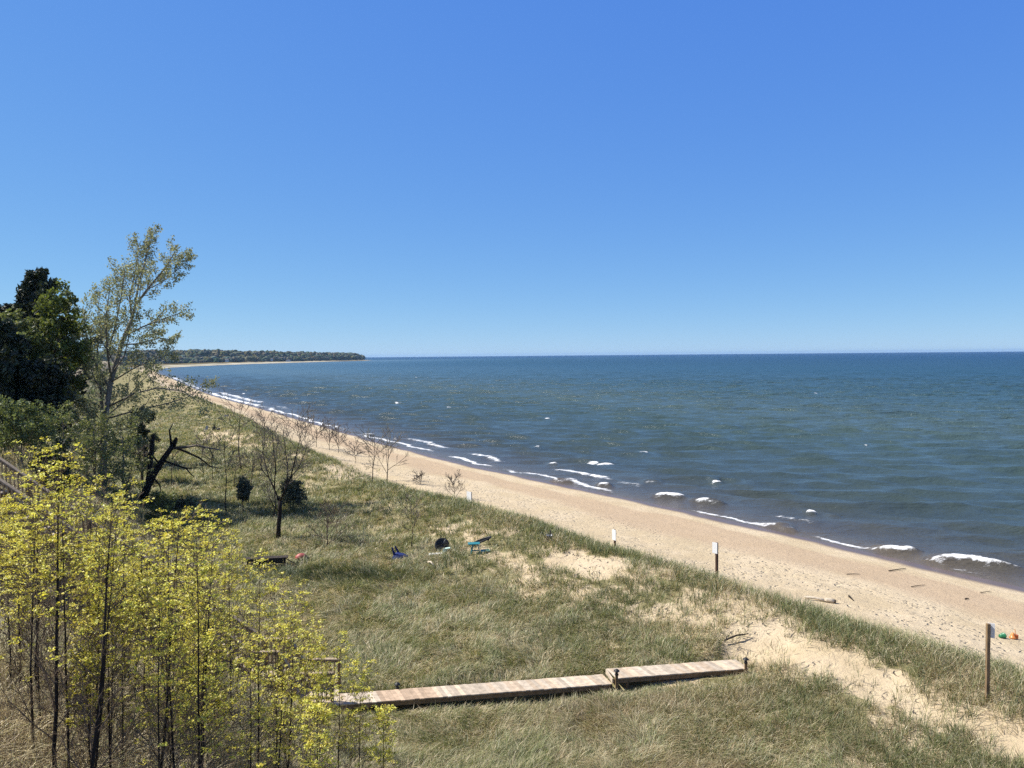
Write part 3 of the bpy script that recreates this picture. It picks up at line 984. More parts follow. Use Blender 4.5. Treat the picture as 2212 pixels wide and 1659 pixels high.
def grow(r, p, d, L, r0, depth, P, lines, tips, path=None):
    """one branch with its children. P per depth: n children, angle, length ratio, up, wobble"""
    q = P[min(depth, len(P) - 1)]
    nseg = max(3, int(q.get('seg', 5)))
    pts = [np.array(p, float)]
    d = np.array(d, float); d /= np.linalg.norm(d)
    if path is not None:
        pts = [np.array(a, float) for a in path]
    else:
        for k in range(nseg):
            d = d + r.normal(0, q['wob'], 3) + np.array([0, 0, q['up']])
            d /= np.linalg.norm(d)
            pts.append(pts[-1] + d * L / nseg)
    pts = np.array(pts)
    rad = np.linspace(r0, r0 * q.get('tip', 0.35), len(pts))
    lines.append((pts, rad, depth))
    seg = np.linalg.norm(np.diff(pts, axis=0), axis=1); cum = np.concatenate([[0], np.cumsum(seg)]); tot = cum[-1]
    if q['n'] == 0:
        for f in q.get('leafat', (0.4, 0.7, 1.0)):
            x = np.array([np.interp(f * tot, cum, pts[:, c]) for c in range(3)])
            tips.append((x, pts[-1] - pts[-2]))
        return
    nch = max(1, int(round(q['n'] * r.uniform(0.8, 1.2))))
    az0 = r.uniform(0, 6.28)
    for k in range(nch):
        f = q['f0'] + (q.get('f1', 1.0) - q['f0']) * (k + r.uniform(0.2, 0.8)) / nch
        f = min(f, 1.0)
        i = min(len(seg) - 1, int(np.searchsorted(cum, f * tot, side='right') - 1))
        x = np.array([np.interp(f * tot, cum, pts[:, c]) for c in range(3)])
        dd = (pts[i + 1] - pts[i]); dd /= np.linalg.norm(dd) + 1e-9
        a = az0 + k * 2.4
        e1 = np.cross(dd, (0.13, 0.2, 0.97)); 
        if np.linalg.norm(e1) < 0.1: e1 = np.cross(dd, (1, 0, 0))
        e1 /= np.linalg.norm(e1); e2 = np.cross(dd, e1)
        side = e1 * math.cos(a) + e2 * math.sin(a)
        ang = q['ang'] * r.uniform(0.75, 1.25)
        nd = dd * math.cos(ang) + side * math.sin(ang)
        ll = q['len'] * (L if path is None else tot) * r.uniform(0.7, 1.2) * (1.0 - q.get('taper', 0.45) * f)
        grow(r, x, nd, ll, max(0.0025, np.interp(f, [0, 1], [r0, r0 * q.get('tip', .35)]) * q.get('rr', 0.6)), depth + 1, P, lines, tips)


def leaf_cloud(r, anchors, k, spread, size, flat=0.0, cols=None, colp=None, elong=1.0, var=0.25):
    """diamond leaves around the anchors -> V, quads, colours"""
    A = np.array([a[0] for a in anchors])
    n = len(A) * k
    base = np.repeat(A, k, 0)
    off = r.normal(size=(n, 3)); off /= np.linalg.norm(off, axis=1)[:, None]
    off *= spread * r.random((n, 1)) ** 0.5
    off[:, 2] *= (1 - 0.75 * flat)
    c = base + off
    nz = r.normal(size=(n, 3)); nz[:, 2] = nz[:, 2] * (1 - flat) + flat * 2.2
    nz /= np.linalg.norm(nz, axis=1)[:, None]
    u = np.cross(nz, r.normal(size=(n, 3))); u /= np.linalg.norm(u, axis=1)[:, None] + 1e-9
    v = np.cross(nz, u)
    sz = size * r.uniform(0.6, 1.35, (n, 1))
    a = u * sz * 0.5 * elong; b = v * sz * 0.36
    bend = nz * sz * 0.10
    V = np.stack([c - a, c + b + bend, c + a, c - b + bend], 1).reshape(-1, 3)
    q = np.arange(n)[:, None] * 4 + np.arange(4)[None]
    ci = r.choice(len(cols), n, p=colp)
    # each clump shares a tone
    tone = np.repeat(r.uniform(1 - var, 1 + var, (len(A), 1)), k, 0)
    C = np.array(cols)[ci] * tone * r.uniform(0.8, 1.2, (n, 1))
    return V, q, np.repeat(C, 4, 0)


def wood_mesh(name, lines, mat, root, base, sides=(7, 5, 4, 3)):
    m = MB()
    for pts, rad, dep in lines:
        m.tube(pts - base, rad, sides[min(dep, len(sides) - 1)], cap=dep == 0)
    return m.build(name, mat, root, smooth=True)


def crown_mesh(name, V, q, C, mat, root, base):
    return np_mesh(name, V - base, [q], mat, root, C)


YEL = [np.array([0.80, 0.70, 0.10]), np.array([0.72, 0.64, 0.10]), np.array([0.52, 0.52, 0.085]), np.array([0.80, 0.71, 0.19])]
YELP = [0.40, 0.30, 0.18, 0.12]


def sapling(xb, d, top, r0, label, seed, group=None, dens=1.0, base_y=None, leaf0=0.35, size=1.0):
    r = np.random.default_rng(seed)
    x = (xb - 1106) / FPX * d
    z = gz(x, d)
    b = np.array([x, d, z - 0.05])
    tp = at_d(top[0], top[1], d + r.uniform(-0.3, 0.3))
    root = thing('sapling', b, label, 'sapling', group)
    hgt = tp[2] - b[2]
    n = 9
    u = np.linspace(0, 1, n)[:, None]
    w = np.cumsum(r.normal(0, 0.018 * hgt / 4, (n, 3)), 0) * (1 - u * 0.9); w[:, 2] *= 0.3; w[0] = 0
    bow = np.array([0.0, 0, 0])
    path = b + (tp - b) * u + w
    P = [dict(n=int(15 * dens + 8), f0=0.10, f1=0.99, ang=0.72, len=0.24, taper=0.62, up=0.0, wob=0.1, tip=0.12, rr=0.42),
         dict(n=6, f0=0.2, f1=1.0, ang=0.65, len=0.50, taper=0.3, up=0.055, wob=0.10, tip=0.4, rr=0.6, seg=5),
         dict(n=2, f0=0.3, f1=1.0, ang=0.6, len=0.55, taper=0.2, up=0.05, wob=0.12, tip=0.5, rr=.7, seg=3),
         dict(n=0, up=0.05, wob=0.12, tip=0.5, seg=3, ang=.5, len=.5, leafat=(1.0,))]
    lines, tips = [], []
    grow(r, b, tp - b, hgt, r0 * .78, 0, P, lines, tips, path)
    lines = [(p_, np.maximum(q_, 0.0036), k_) for p_, q_, k_ in lines]
    wood_mesh('trunk', [l_ for l_ in lines if l_[2] == 0], MAT_DARKBARK, root, b, (7,))
    wood_mesh('branches', [l_ for l_ in lines if l_[2] > 0], MAT_STEM, root, b, (4, 4, 3, 3))
    tips.append((tp, tp - b))
    # leaves break from the top down; the lower twigs are still bare
    keep = [t for t in tips if r.random() < 0.58 * min(1, max(0.03, ((t[0][2] - b[2]) / hgt - leaf0) / 0.22 + .3))]
    if not keep: keep = tips[-1:]
    tone = r.uniform(.88, 1.1)
    V, q, C = leaf_cloud(r, keep, 12, 0.080 * size, 0.036 * size, 0.84, YEL, YELP, 1.1, 0.32)
    crown_mesh('crown', V, q, np.minimum(C * tone, .8), MAT_LEAF, root, b)
    return root


GS = 'yellow leafed saplings thick on the bank'
SAPS = [  # base px x, distance, top px, trunk radius, label
    (156, 9.6, (243, 1085), .042, 'thick dark sapling leaning right, its bare trunk joined low down by a thinner stem'),
    (92, 9.9, (128, 1000), .040, 'straight dark trunked sapling to the left of the thick leaning one, leaves only high up'),
    (163, 10.0, (252, 1120), .022, 'thin bare stem hugging the right side of the thick leaning sapling'),
    (45, 10.4, (78, 1110), .026, 'slim leaning sapling with a kinked base at the left bottom of the bank'),
    (213, 10.6, (240, 1330), .016, 'short thin stem with few leaves standing right of the thick leaning sapling'),
    (309, 11.2, (388, 1122), .034, 'forked dark sapling in the middle of the thicket, long straight top shoot'),
    (408, 12.4, (462, 1140), .034, 'tall pale barked sapling between the forked sapling and the stair landing'),
    (60, 12.0, (84, 978), .028, 'tallest yellow sapling, its top rising above the thicket below the dark trees'),
    (20, 12.2, (28, 1090), .024, 'yellow sapling at the left edge in front of the stair railing'),
    (535, 14.8, (560, 1225), .026, 'yellow sapling in front of the long stair rail left of the landing'),
    (602, 15.2, (640, 1290), .030, 'dark stemmed bushy sapling standing in front of the stair landing'),
    (712, 16.8, (735, 1398), .022, 'slender pale leafed sapling at the left end of the boardwalk'),
    (757, 17.2, (782, 1440), .020, 'thin sapling crossing in front of the boardwalk where the reddish planks start'),
    (812, 17.6, (830, 1530), .022, 'rightmost yellow sapling, short and bushy below the boardwalk'),
    (480, 17.5, (495, 1165), .024, 'sapling with a round bright yellow top in front of the black bench'),
    (255, 14.5, (268, 1062), .026, 'sapling with a pointed yellow top in front of the leaning dead tree'),
    (430, 15.4, (432, 1125), .024, 'twin topped yellow sapling below the brush pile'),
    (180, 13.2, (175, 1065), .024, 'dense yellow sapling below the cottonwood trunk'),
    (345, 13.0, (330, 1130), .024, 'broad yellow sapling beside the forked dark one'),
    (640, 16.4, (668, 1370), .018, 'small yellow sapling beside the stair end post'),
    (575, 15.6, (592, 1245), .022, 'yellow sapling whose leaves cover the middle of the stair landing rail'),
    (672, 17.5, (690, 1400), .018, 'low yellow sapling hiding the stair foot beside the boardwalk'),
    (66, 11.2, (72, 1068), .020, 'yellow sapling in front of the upper stair railing, just right of the left edge one'),
]
for k, (xb, d, tp, r0, lab) in enumerate(SAPS):
    thin = 'thin bare stem' in lab or 'few leaves' in lab
    sapling(xb, d, tp, r0, lab, 100 + k, GS, dens=0.25 if thin else 1.0, leaf0=0.7 if thin else (0.55 if xb < 330 and d < 13 else 0.30), size=1.0 if d < 14 else 1.12)
ENV = [(0, 1090), (60, 1010), (90, 985), (140, 1015), (170, 1065), (270, 1068), (330, 1125), (450, 1128), (500, 1172), (560, 1250), (600, 1295), (660, 1320),
       (700, 1400), (760, 1430), (830, 1530), (870, 1620)]
rs = np.random.default_rng(5)
cnt = 0
while cnt < 46:
    xb = rs.uniform(-30, 830); d = rs.uniform(10.2, 21)
    if xb > 690 or (xb > 520 and rs.random() < .6): continue
    x = (xb - 1106) / FPX * d
    s_, t_ = to_st(np.array([x]), np.array([d]), 400)
    if t_[0] < 36.2: continue
    e = float(np.interp(xb + 20, [a[0] for a in ENV], [a[1] for a in ENV]))
    by = 770 + (H - gz(x, d)) / d * FPX
    ty = e + rs.uniform(10, 0.62 * (1659 - e))
    hh = (by - ty) / FPX * d
    if hh < 1.2 or hh > 4.6: continue
    sapling(xb, d, (xb + rs.uniform(2, 45), ty), 0.009 + 0.004 * hh, 'slim yellow leafed sapling deep in the thicket on the bank', 300 + cnt, GS + ' that nothing tells apart', dens=0.8, leaf0=0.5 if xb < 330 else 0.28, size=1.05)
    cnt += 1


# ---- the big cottonwood
def cottonwood():
    r = np.random.default_rng(21)
    d = 55.0
    b = np.array([*at_d(222, 1000, d)[:2], 0]); b[2] = gz(b[0], b[1]) - 0.1
    root = thing('cottonwood_tree', b, 'tall airy cottonwood with pale forked trunk, its sparse grey green top against the sky', 'tree')

    def P2(pxs, dys):
        return np.array([at_d(x, y, d + dy) for (x, y), dy in zip(pxs, dys)])
    trunk = P2([(222, 1010), (224, 960), (228, 900), (238, 830), (262, 745), (285, 690)], [0, 0, 0, .2, .4, .6]); trunk[0] = b
    limbs = [
        (trunk, .24, .5),
        (P2([(285, 690), (292, 660), (318, 625), (352, 585), (378, 545)], [.6, .4, -.3, -1.0, -1.6]), .15, .2),
        (P2([(292, 660), (300, 610), (315, 560), (330, 505)], [.4, 1, 1.6, 1.9]), .12, .2),
        (P2([(285, 690), (280, 640), (292, 590), (300, 530)], [.6, 1.4, 2.0, 2.4]), .12, .2),
        (P2([(270, 725), (310, 705), (350, 690), (392, 675)], [.4, -.8, -1.8, -2.4]), .10, .2),
        (P2([(262, 745), (300, 742), (345, 730), (378, 735)], [.4, 1.2, 2.2, 2.8]), .09, .2),
        (P2([(240, 820), (232, 760), (228, 690), (238, 620)], [.2, -.6, -1.2, -1.5]), .13, .2),
        (P2([(232, 770), (250, 700), (262, 640), (270, 580)], [-.5, -1.4, -2.0, -2.4]), .09, .2),
        (P2([(236, 840), (200, 770), (185, 720), (180, 665)], [.1, .8, 1.4, 1.8]), .11, .2),
        (P2([(240, 825), (290, 795), (335, 775), (375, 765)], [.2, -.8, -1.6, -2.2]), .09, .2),
        (P2([(232, 880), (290, 850), (340, 838), (395, 845), (430, 868)], [.1, -.6, -1.4, -2.0, -2.4]), .10, .2),
        (P2([(228, 905), (300, 885), (360, 872), (405, 858), (438, 836)], [0, .6, 1.1, 1.6, 2.0]), .09, .2),
        (P2([(226, 930), (180, 880), (150, 850)], [0, -.7, -1.4]), .08, .2),
        (P2([(224, 965), (195, 940), (160, 900)], [0, 1.0, 1.8]), .08, .2),
        (P2([(226, 950), (270, 925), (310, 900)], [0, -1.0, -2.0]), .07, .2),
        (P2([(236, 860), (205, 820), (190, 780), (172, 740)], [.2, -.8, -1.5, -2.0]), .08, .2),
        (P2([(230, 900), (265, 870), (300, 830), (330, 800)], [.2, 1.0, 1.8, 2.4]), .07, .2),
        (P2([(226, 975), (180, 965), (150, 935)], [0, -1.2, -2.0]), .06, .2),
        (P2([(225, 985), (262, 968), (300, 955)], [0, 1.2, 2.0]), .06, .2),
        (P2([(246, 800), (268, 770), (280, 720), (286, 665)], [.2, -1.2, -2.0, -2.6]), .07, .2),
        (P2([(318, 625), (350, 610), (385, 580), (408, 560)], [-.3, .6, 1.2, 1.6]), .06, .2),
        (P2([(250, 790), (222, 740), (212, 680), (215, 630)], [.3, 1.4, 2.2, 2.6]), .07, .2),
    ]
    P = [dict(n=12, f0=0.18, ang=0.66, len=0.34, taper=0.5, up=0.05, wob=0.1, tip=.3, rr=.45),
         dict(n=6, f0=0.2, ang=0.65, len=0.5, taper=0.35, up=0.10, wob=0.1, tip=.35, rr=.55, seg=4),
         dict(n=0, up=0.08, wob=0.12, tip=.5, seg=3, ang=.5, len=.5, leafat=(0.3, 0.65, 1.0))]
    lines, tips = [], []
    for k, (pth, r0, tip) in enumerate(limbs):
        if k == 0:
            seg = np.linspace(r0, 0.14, len(pth)); lines.append((pth, seg, 0)); continue
        grow(r, pth[0], pth[1] - pth[0], 1, r0 * .68, 0, P, lines, tips, pth)
    wood_mesh('trunk', lines, MAT_PALEBARK, root, b, (9, 5, 3, 3))
    V, q, C = leaf_cloud(r, tips, 6, 0.24, 0.125, 0.0, [np.array([.31, .33, .17]), np.array([.23, .25, .13]), np.array([.40, .41, .26]), np.array([.26, .23, .13])],
                         [.4, .3, .2, .1], 1.2)
    crown_mesh('crown', V, q, C, MAT_LEAF, root, b)


cottonwood()


def broadleaf(name, px, d, top_y, width, label, cols, colp, seed, base_px=None, bark=None, dens=1.0, leaf=0.2, f0=0.25, trunk_r=None, group=None, cat='tree', nbr=16, leaves=9, mat=None, ang=0.85, up=0.06):
    r = np.random.default_rng(seed)
    x = (px - 1106) / FPX * d
    b = np.array([x, d, gz(x, d) - 0.1])
    top = at_d(px, top_y, d)
    hgt = max(1.0, top[2] - b[2])
    half = width / 2 / FPX * d
    root = thing(name, b, label, cat, group)
    n = 7; u = np.linspace(0, 1, n)[:, None]
    w = np.cumsum(r.normal(0, 0.02 * hgt, (n, 3)), 0); w[:, 2] = 0; w[0] = 0
    path = b + np.array([0, 0, hgt * 0.93]) * u + w
    r0 = trunk_r or 0.02 * hgt
    P = [dict(n=nbr * dens, f0=f0, f1=.97, ang=ang, len=half / hgt * 1.25, taper=0.42, up=up, wob=0.12, tip=.15, rr=.4),
         dict(n=6, f0=0.25, ang=0.75, len=0.5, taper=0.3, up=0.05, wob=0.14, tip=.35, rr=.55, seg=4),
         dict(n=4, f0=0.3, ang=0.7, len=0.55, taper=0.3, up=0.05, wob=0.14, tip=.5, rr=.6, seg=3),
         dict(n=0, up=0.03, wob=0.12, tip=.5, seg=3, ang=.5, len=.5, leafat=(0.4, 1.0))]
    lines, tips = [], []
    grow(r, b, (0, 0, 1), hgt, r0, 0, P, lines, tips, path)
    wood_mesh('trunk', lines, bark or MAT_BARK, root, b, (8, 5, 3, 3))
    if leaves:
        V, q, C = leaf_cloud(r, tips, leaves, leaf * 1.6, leaf, 0.15, cols, colp, 1.1, 0.35)
        crown_mesh('crown', V, q, C, mat or MAT_LEAF, root, b)
    return root


DKL = [np.array([.026, .038, .018]), np.array([.045, .060, .024]), np.array([.015, .024, .014])]
OLV = [np.array([.13, .165, .032]), np.array([.07, .10, .026]), np.array([.18, .205, .045])]
MID = [np.array([.13, .165, .055]), np.array([.19, .215, .08]), np.array([.25, .25, .125])]
PALE = [np.array([.20, .24, .14]), np.array([.16, .20, .11]), np.array([.23, .25, .16])]


JUN = [np.array([.085, .10, .06]), np.array([.115, .125, .085]), np.array([.055, .07, .045])]


def pine(px, d, top_y, width, label, seed):
    r = np.random.default_rng(seed)
    x = (px - 1106) / FPX * d
    b = np.array([x, d, gz(x, d) - 0.1]); top = at_d(px, top_y, d); hgt = top[2] - b[2]; half = width / 2 / FPX * d
    root = thing('pine_tree', b, label, 'tree')
    lines, tips = [], []
    u = np.linspace(0, 1, 8)[:, None]
    path = b + np.array([0.2, 0, hgt]) * u
    lines.append((path, np.linspace(0.26, 0.03, 8), 0))
    P = [dict(n=7, f0=0.3, ang=0.7, len=0.42, taper=0.4, up=0.05, wob=0.1, tip=.3, rr=.5, seg=5),
         dict(n=4, f0=0.3, ang=0.7, len=0.5, taper=0.4, up=0.10, wob=0.1, tip=.4, rr=.6, seg=3),
         dict(n=0, up=0.15, wob=0.1, tip=.5, seg=3, ang=.5, len=.5, leafat=(.5, 1.0))]
    z = 0.22
    k = 0
    while z < 0.985:
        prof = half * (0.35 + 0.65 * min(1, (1 - z) / 0.42)) * r.uniform(0.5, 1.2)
        for j in range(5):
            a = k * 1.3 + j * 1.256 + r.uniform(-.3, .3)
            p0 = b + np.array([0.2 * z, 0, hgt * z])
            grow(r, p0, (math.cos(a), math.sin(a), 0.05 + 0.55 * z), prof * r.uniform(0.5, 1.3), 0.05, 0, P, lines, tips)
        z += 0.052; k += 1
    wood_mesh('trunk', lines, MAT_DARKBARK, root, b, (8, 4, 3, 3))
    V, q, C = leaf_cloud(r, tips, 5, 0.28, 0.24, 0.0, DKL, [.4, .3, .3], 1.9, 0.5)
    crown_mesh('crown', V, q, C, MAT_NEEDLE, root, b)


pine(82, 58, 588, 150, 'nearly black pine rising above the other trees at the left edge, top against the sky', 31)
pine(8, 46, 700, 110, 'black conifer at the left edge below the tall pine, cut by the frame', 32)
broadleaf('oak_tree', 132, 53, 655, 170, 'olive green leafy tree in front of the tall black pine', OLV, [.45, .35, .2], 41, leaf=.22, f0=.35, nbr=20, leaves=10)
broadleaf('oak_tree', 55, 51, 690, 150, 'dark leafy tree at the left edge under the tall pine', MID, [.6, .3, .1], 42, leaf=.22, nbr=18, bark=MAT_DARKBARK, leaves=9)
broadleaf('oak_tree', 95, 47, 790, 130, 'shadowy dark bush of a tree below the olive one', DKL, [.3, .4, .3], 43, leaf=.22, nbr=18, bark=MAT_DARKBARK, leaves=10)
broadleaf('maple_tree', 205, 78, 690, 110, 'pale green young leafed tree behind the cottonwood trunk', PALE, [.4, .3, .3], 44, leaf=.2, nbr=16, leaves=6)
broadleaf('maple_tree', 12, 70, 662, 70, 'pale green treetop showing at the left edge behind the black pine', PALE, [.4, .3, .3], 45, leaf=.24, leaves=6)
broadleaf('maple_tree', 145, 95, 602, 44, 'thin pale treetop poking up between the pine and the cottonwood', PALE, [.4, .3, .3], 46, leaf=.2, leaves=4, dens=.6)
broadleaf('shrub', 262, 47, 925, 110, 'light green leafy shrub at the foot of the cottonwood', MID, [.3, .4, .3], 51, leaf=.13, f0=.1, nbr=14, leaves=3, cat='shrub', bark=MAT_TWIG)
broadleaf('shrub', 200, 44, 905, 120, 'grey green bushy shrub before the cottonwood trunk', MID, [.3, .4, .3], 52, leaf=.13, f0=.1, nbr=16, leaves=3, cat='shrub', bark=MAT_TWIG)
broadleaf('shrub', 130, 40, 880, 120, 'twiggy green shrub between the black trees and the yellow saplings', MID, [.5, .3, .2], 53, leaf=.12, f0=.1, nbr=16, leaves=3, cat='shrub', bark=MAT_TWIG)
broadleaf('shrub', 40, 37, 900, 150, 'dark green shrub behind the stair railing at the left edge', MID, [.8, .2, .0], 54, leaf=.13, f0=.08, nbr=20, leaves=4, cat='shrub', bark=MAT_TWIG)
broadleaf('shrub', 105, 33, 975, 90, 'low dark shrub behind the tallest yellow sapling', DKL, [.2, .5, .3], 55, leaf=.11, f0=.05, nbr=16, leaves=8, cat='shrub')
broadleaf('shrub', 300, 66, 880, 70, 'dark green bush beyond the dead leaning tree beside the sandy hollow', DKL, [.2, .6, .2], 56, leaf=.14, f0=.1, nbr=14, leaves=9, cat='shrub')
broadleaf('shrub', 338, 46, 1062, 60, 'leafy bramble round the base of the leaning dead tree', MID, [.6, .3, .1], 57, leaf=.11, f0=.05, nbr=12, leaves=4, cat='shrub')
broadleaf('juniper_bush', 630, 52.3, 1046, 64, 'round dark juniper bush behind the bare locust in the hollow', JUN, [.5, .2, .3], 58, leaf=.13, f0=.05, nbr=20, leaves=5, cat='bush', mat=MAT_NEEDLE)
broadleaf('juniper_bush', 520, 53, 1036, 38, 'small dark juniper on a thin crooked stem', JUN, [.4, .3, .3], 59, leaf=.11, f0=.35, nbr=16, leaves=5, cat='bush', mat=MAT_NEEDLE, trunk_r=.04)

# ---- bare locusts


def bare_tree(bx, by, tx, ty, half, label, seed, r0=None, f0=0.35, cat='tree', name='bare_tree', dens=1.0, mat=None, ang=0.85, buds=False, group=None):
    r = np.random.default_rng(seed)
    b = at(bx, by); d = b[1]
    b[2] -= 0.08
    top = at_d(tx, ty, d)
    hgt = top[2] - b[2]
    hw = half / FPX * d
    root = thing(name, b, label, cat, group)
    n = 7; u = np.linspace(0, 1, n)[:, None]
    w = np.cumsum(r.normal(0, 0.022 * hgt, (n, 3)), 0) * (1 - u); w[:, 2] = 0; w[0] = 0
    path = b + (top - b) * u + w
    P = [dict(n=9 * dens, f0=f0, f1=.95, ang=ang, len=hw / hgt * 2.0, taper=0.25, up=0.07, wob=0.11, tip=.15, rr=.62),
         dict(n=5 * dens, f0=0.25, ang=0.62, len=0.6, taper=0.35, up=0.07, wob=0.13, tip=.35, rr=.6, seg=4),
         dict(n=3, f0=0.3, ang=0.6, len=0.6, taper=0.35, up=0.06, wob=0.13, tip=.5, rr=.65, seg=3),
         dict(n=0, up=0.05, wob=0.12, tip=.6, seg=3, ang=.5, len=.5, leafat=(.5, 1.0))]
    lines, tips = [], []
    r0 = r0 or 0.016 * hgt + 0.02
    grow(r, b, top - b, hgt, r0, 0, P, lines, tips, path)
    mn = 0.00020 * d
    main = [(p, np.maximum(rad * .85, 1.3 * mn), k) for p, rad, k in lines if k <= 1]
    twig = [(p, np.maximum(rad, mn), k) for p, rad, k in lines if k > 1]
    wood_mesh('trunk', main, mat or MAT_GREYBARK, root, b, (7, 4))
    wood_mesh('branch_crown', twig, MAT_TWIG if mat is None else mat, root, b, (4, 4, 3, 3))
    if buds:
        V, q, C = leaf_cloud(r, tips, 2, 0.07, 0.05, 0, MID, [.3, .4, .3])
        crown_mesh('young_leaves', V, q, C, MAT_LEAF, root, b)
    return root


BARE = [
    (588, 1122, 600, 955, 40, 'bare double stemmed locust just behind the largest one', .06, .2),
    (490, 1112, 484, 955, 30, 'bare locust with a bent dark trunk beside the small juniper', .06, .40),
    (522, 1018, 518, 874, 30, 'bare tree with a straight black trunk and fan top against the far beach', .08, .5),
    (564, 1018, 572, 900, 28, 'bare tree right of the straight black trunked one, twigs against the beach', .06, .45),
    (656, 972, 640, 905, 30, 'bare bushy tree on the dune crest before the beach', .06, .2),
    (684, 966, 684, 922, 22, 'small bare tree on the crest, first of three thin ones in a line', .04, .2),
    (712, 972, 712, 930, 20, 'small bare tree on the crest, middle one of three in a line', .04, .2),
    (730, 979, 732, 936, 18, 'small bare tree on the crest, last of three thin ones in a line', .035, .2),
    (768, 1000, 764, 962, 14, 'tiny bare sapling between the crest trees and the crooked pair', .03, .2),
    (804, 1046, 809, 945, 30, 'tall thin bare tree beside the round branched one at the crest', .055, .3),
    (836, 1038, 840, 957, 36, 'round branched bare tree with three stems standing on the crest', .06, .12),
    (891, 1190, 888, 1076, 22, 'thin bare sapling behind the blue chair', .03, .3),
    (909, 1047, 905, 1028, 10, 'little leafless shrub on the crest right of the round branched tree', .02, .1),
    (984, 1079, 978, 1038, 16, 'leafless shrub on the crest just left of the two legged white sign', .025, .1),
    (371, 1050, 372, 985, 14, 'slim black stemmed bare tree under the dead trees broken limb', .05, .5),
    (441, 1026, 440, 950, 16, 'slim bare tree beyond the tip of the dead limb', .05, .5),
    (456, 1042, 458, 962, 14, 'slim bare tree just right of the dead limb tip', .035, .5),
    (506, 1052, 512, 990, 14, 'slim bare tree above the small juniper', .045, .5),
    (545, 1052, 548, 985, 14, 'slim bare tree left of the double stemmed locust', .035, .4),
    (275, 1050, 296, 965, 20, 'crooked black branching small tree beside the dead tree', .06, .5),
]
for k, (bx, by, tx, ty, hw, lab, r0, f0) in enumerate(BARE):
    bare_tree(bx, by, tx, ty, hw, lab, 500 + k, r0, f0, group='leafless trees in the hollow and on the crest', buds=(ty > 900 and hw > 25))
bare_tree(705, 1180, 707, 1118, 34, 'reddish brown leafless shrub in the grass before the juniper', 560, .04, .05, 'shrub', 'bare_shrub', 1.3, simple_mat('reddish twigs', (0.12, 0.085, 0.07), .9, .1, .3, 9, .3), ang=0.9)


def big_locust():
    r = np.random.default_rng(99)
    b = at(601, 1167); d = b[1]
    root = thing('bare_tree', b, 'largest bare locust in the hollow, forking low over a thick dark trunk', 'tree', 'leafless trees in the hollow and on the crest')

    def L(pts, dys):
        return np.array([at_d(x, y, d + q) for (x, y), q in zip(pts, dys)])
    trunk = L([(601, 1170), (602, 1135), (605, 1100), (604, 1082)], [0, 0, .05, .1])
    limbs = [(L([(604, 1084), (616, 1058), (628, 1030), (638, 990), (650, 940)], [.1, -.2, -.5, -.8, -1.0]), .085),
             (L([(604, 1084), (594, 1060), (580, 1030), (570, 990), (566, 950)], [.1, .4, .7, 1.0, 1.2]), .075),
             (L([(618, 1055), (622, 1015), (616, 970), (612, 926)], [-.2, .3, .6, .8]), .06),
             (L([(592, 1055), (596, 1010), (590, 965), (588, 930)], [.4, -.2, -.6, -.8]), .055),
             (L([(603, 1104), (590, 1092), (580, 1070), (577, 1045)], [0, -.3, -.5, -.6]), .045),
             (L([(626, 1034), (645, 1010), (658, 980), (664, 955)], [-.5, .2, .6, .8]), .045),
             (L([(582, 1034), (566, 1015), (556, 985)], [.7, .2, 0]), .04)]
    P = [dict(n=9, f0=0.25, ang=0.65, len=0.32, taper=0.3, up=0.05, wob=0.12, tip=.3, rr=.5),
         dict(n=5, f0=0.2, ang=0.65, len=0.55, taper=0.3, up=0.06, wob=0.14, tip=.4, rr=.6, seg=4),
         dict(n=3, f0=0.3, ang=.6, len=.55, taper=.3, up=.05, wob=.13, tip=.5, rr=.6, seg=3),
         dict(n=0, up=0.05, wob=0.12, tip=.6, seg=3, ang=.5, len=.5)]
    lines, tips = [], []
    lines.append((trunk, np.array([.15, .125, .12, .12]), 0))
    for pth, r0 in limbs:
        grow(r, pth[0], pth[1] - pth[0], 1, r0 * .72, 0, P, lines, tips, pth)
    wood_mesh('trunk', [(p, np.maximum(q, .012), k) for p, q, k in lines if k == 0], MAT_DARKBARK, root, b, (8,))
    wood_mesh('branch_crown', [(p, np.maximum(q, .0085), k) for p, q, k in lines if k > 0], MAT_TWIG, root, b, (4, 4, 3, 3))


big_locust()

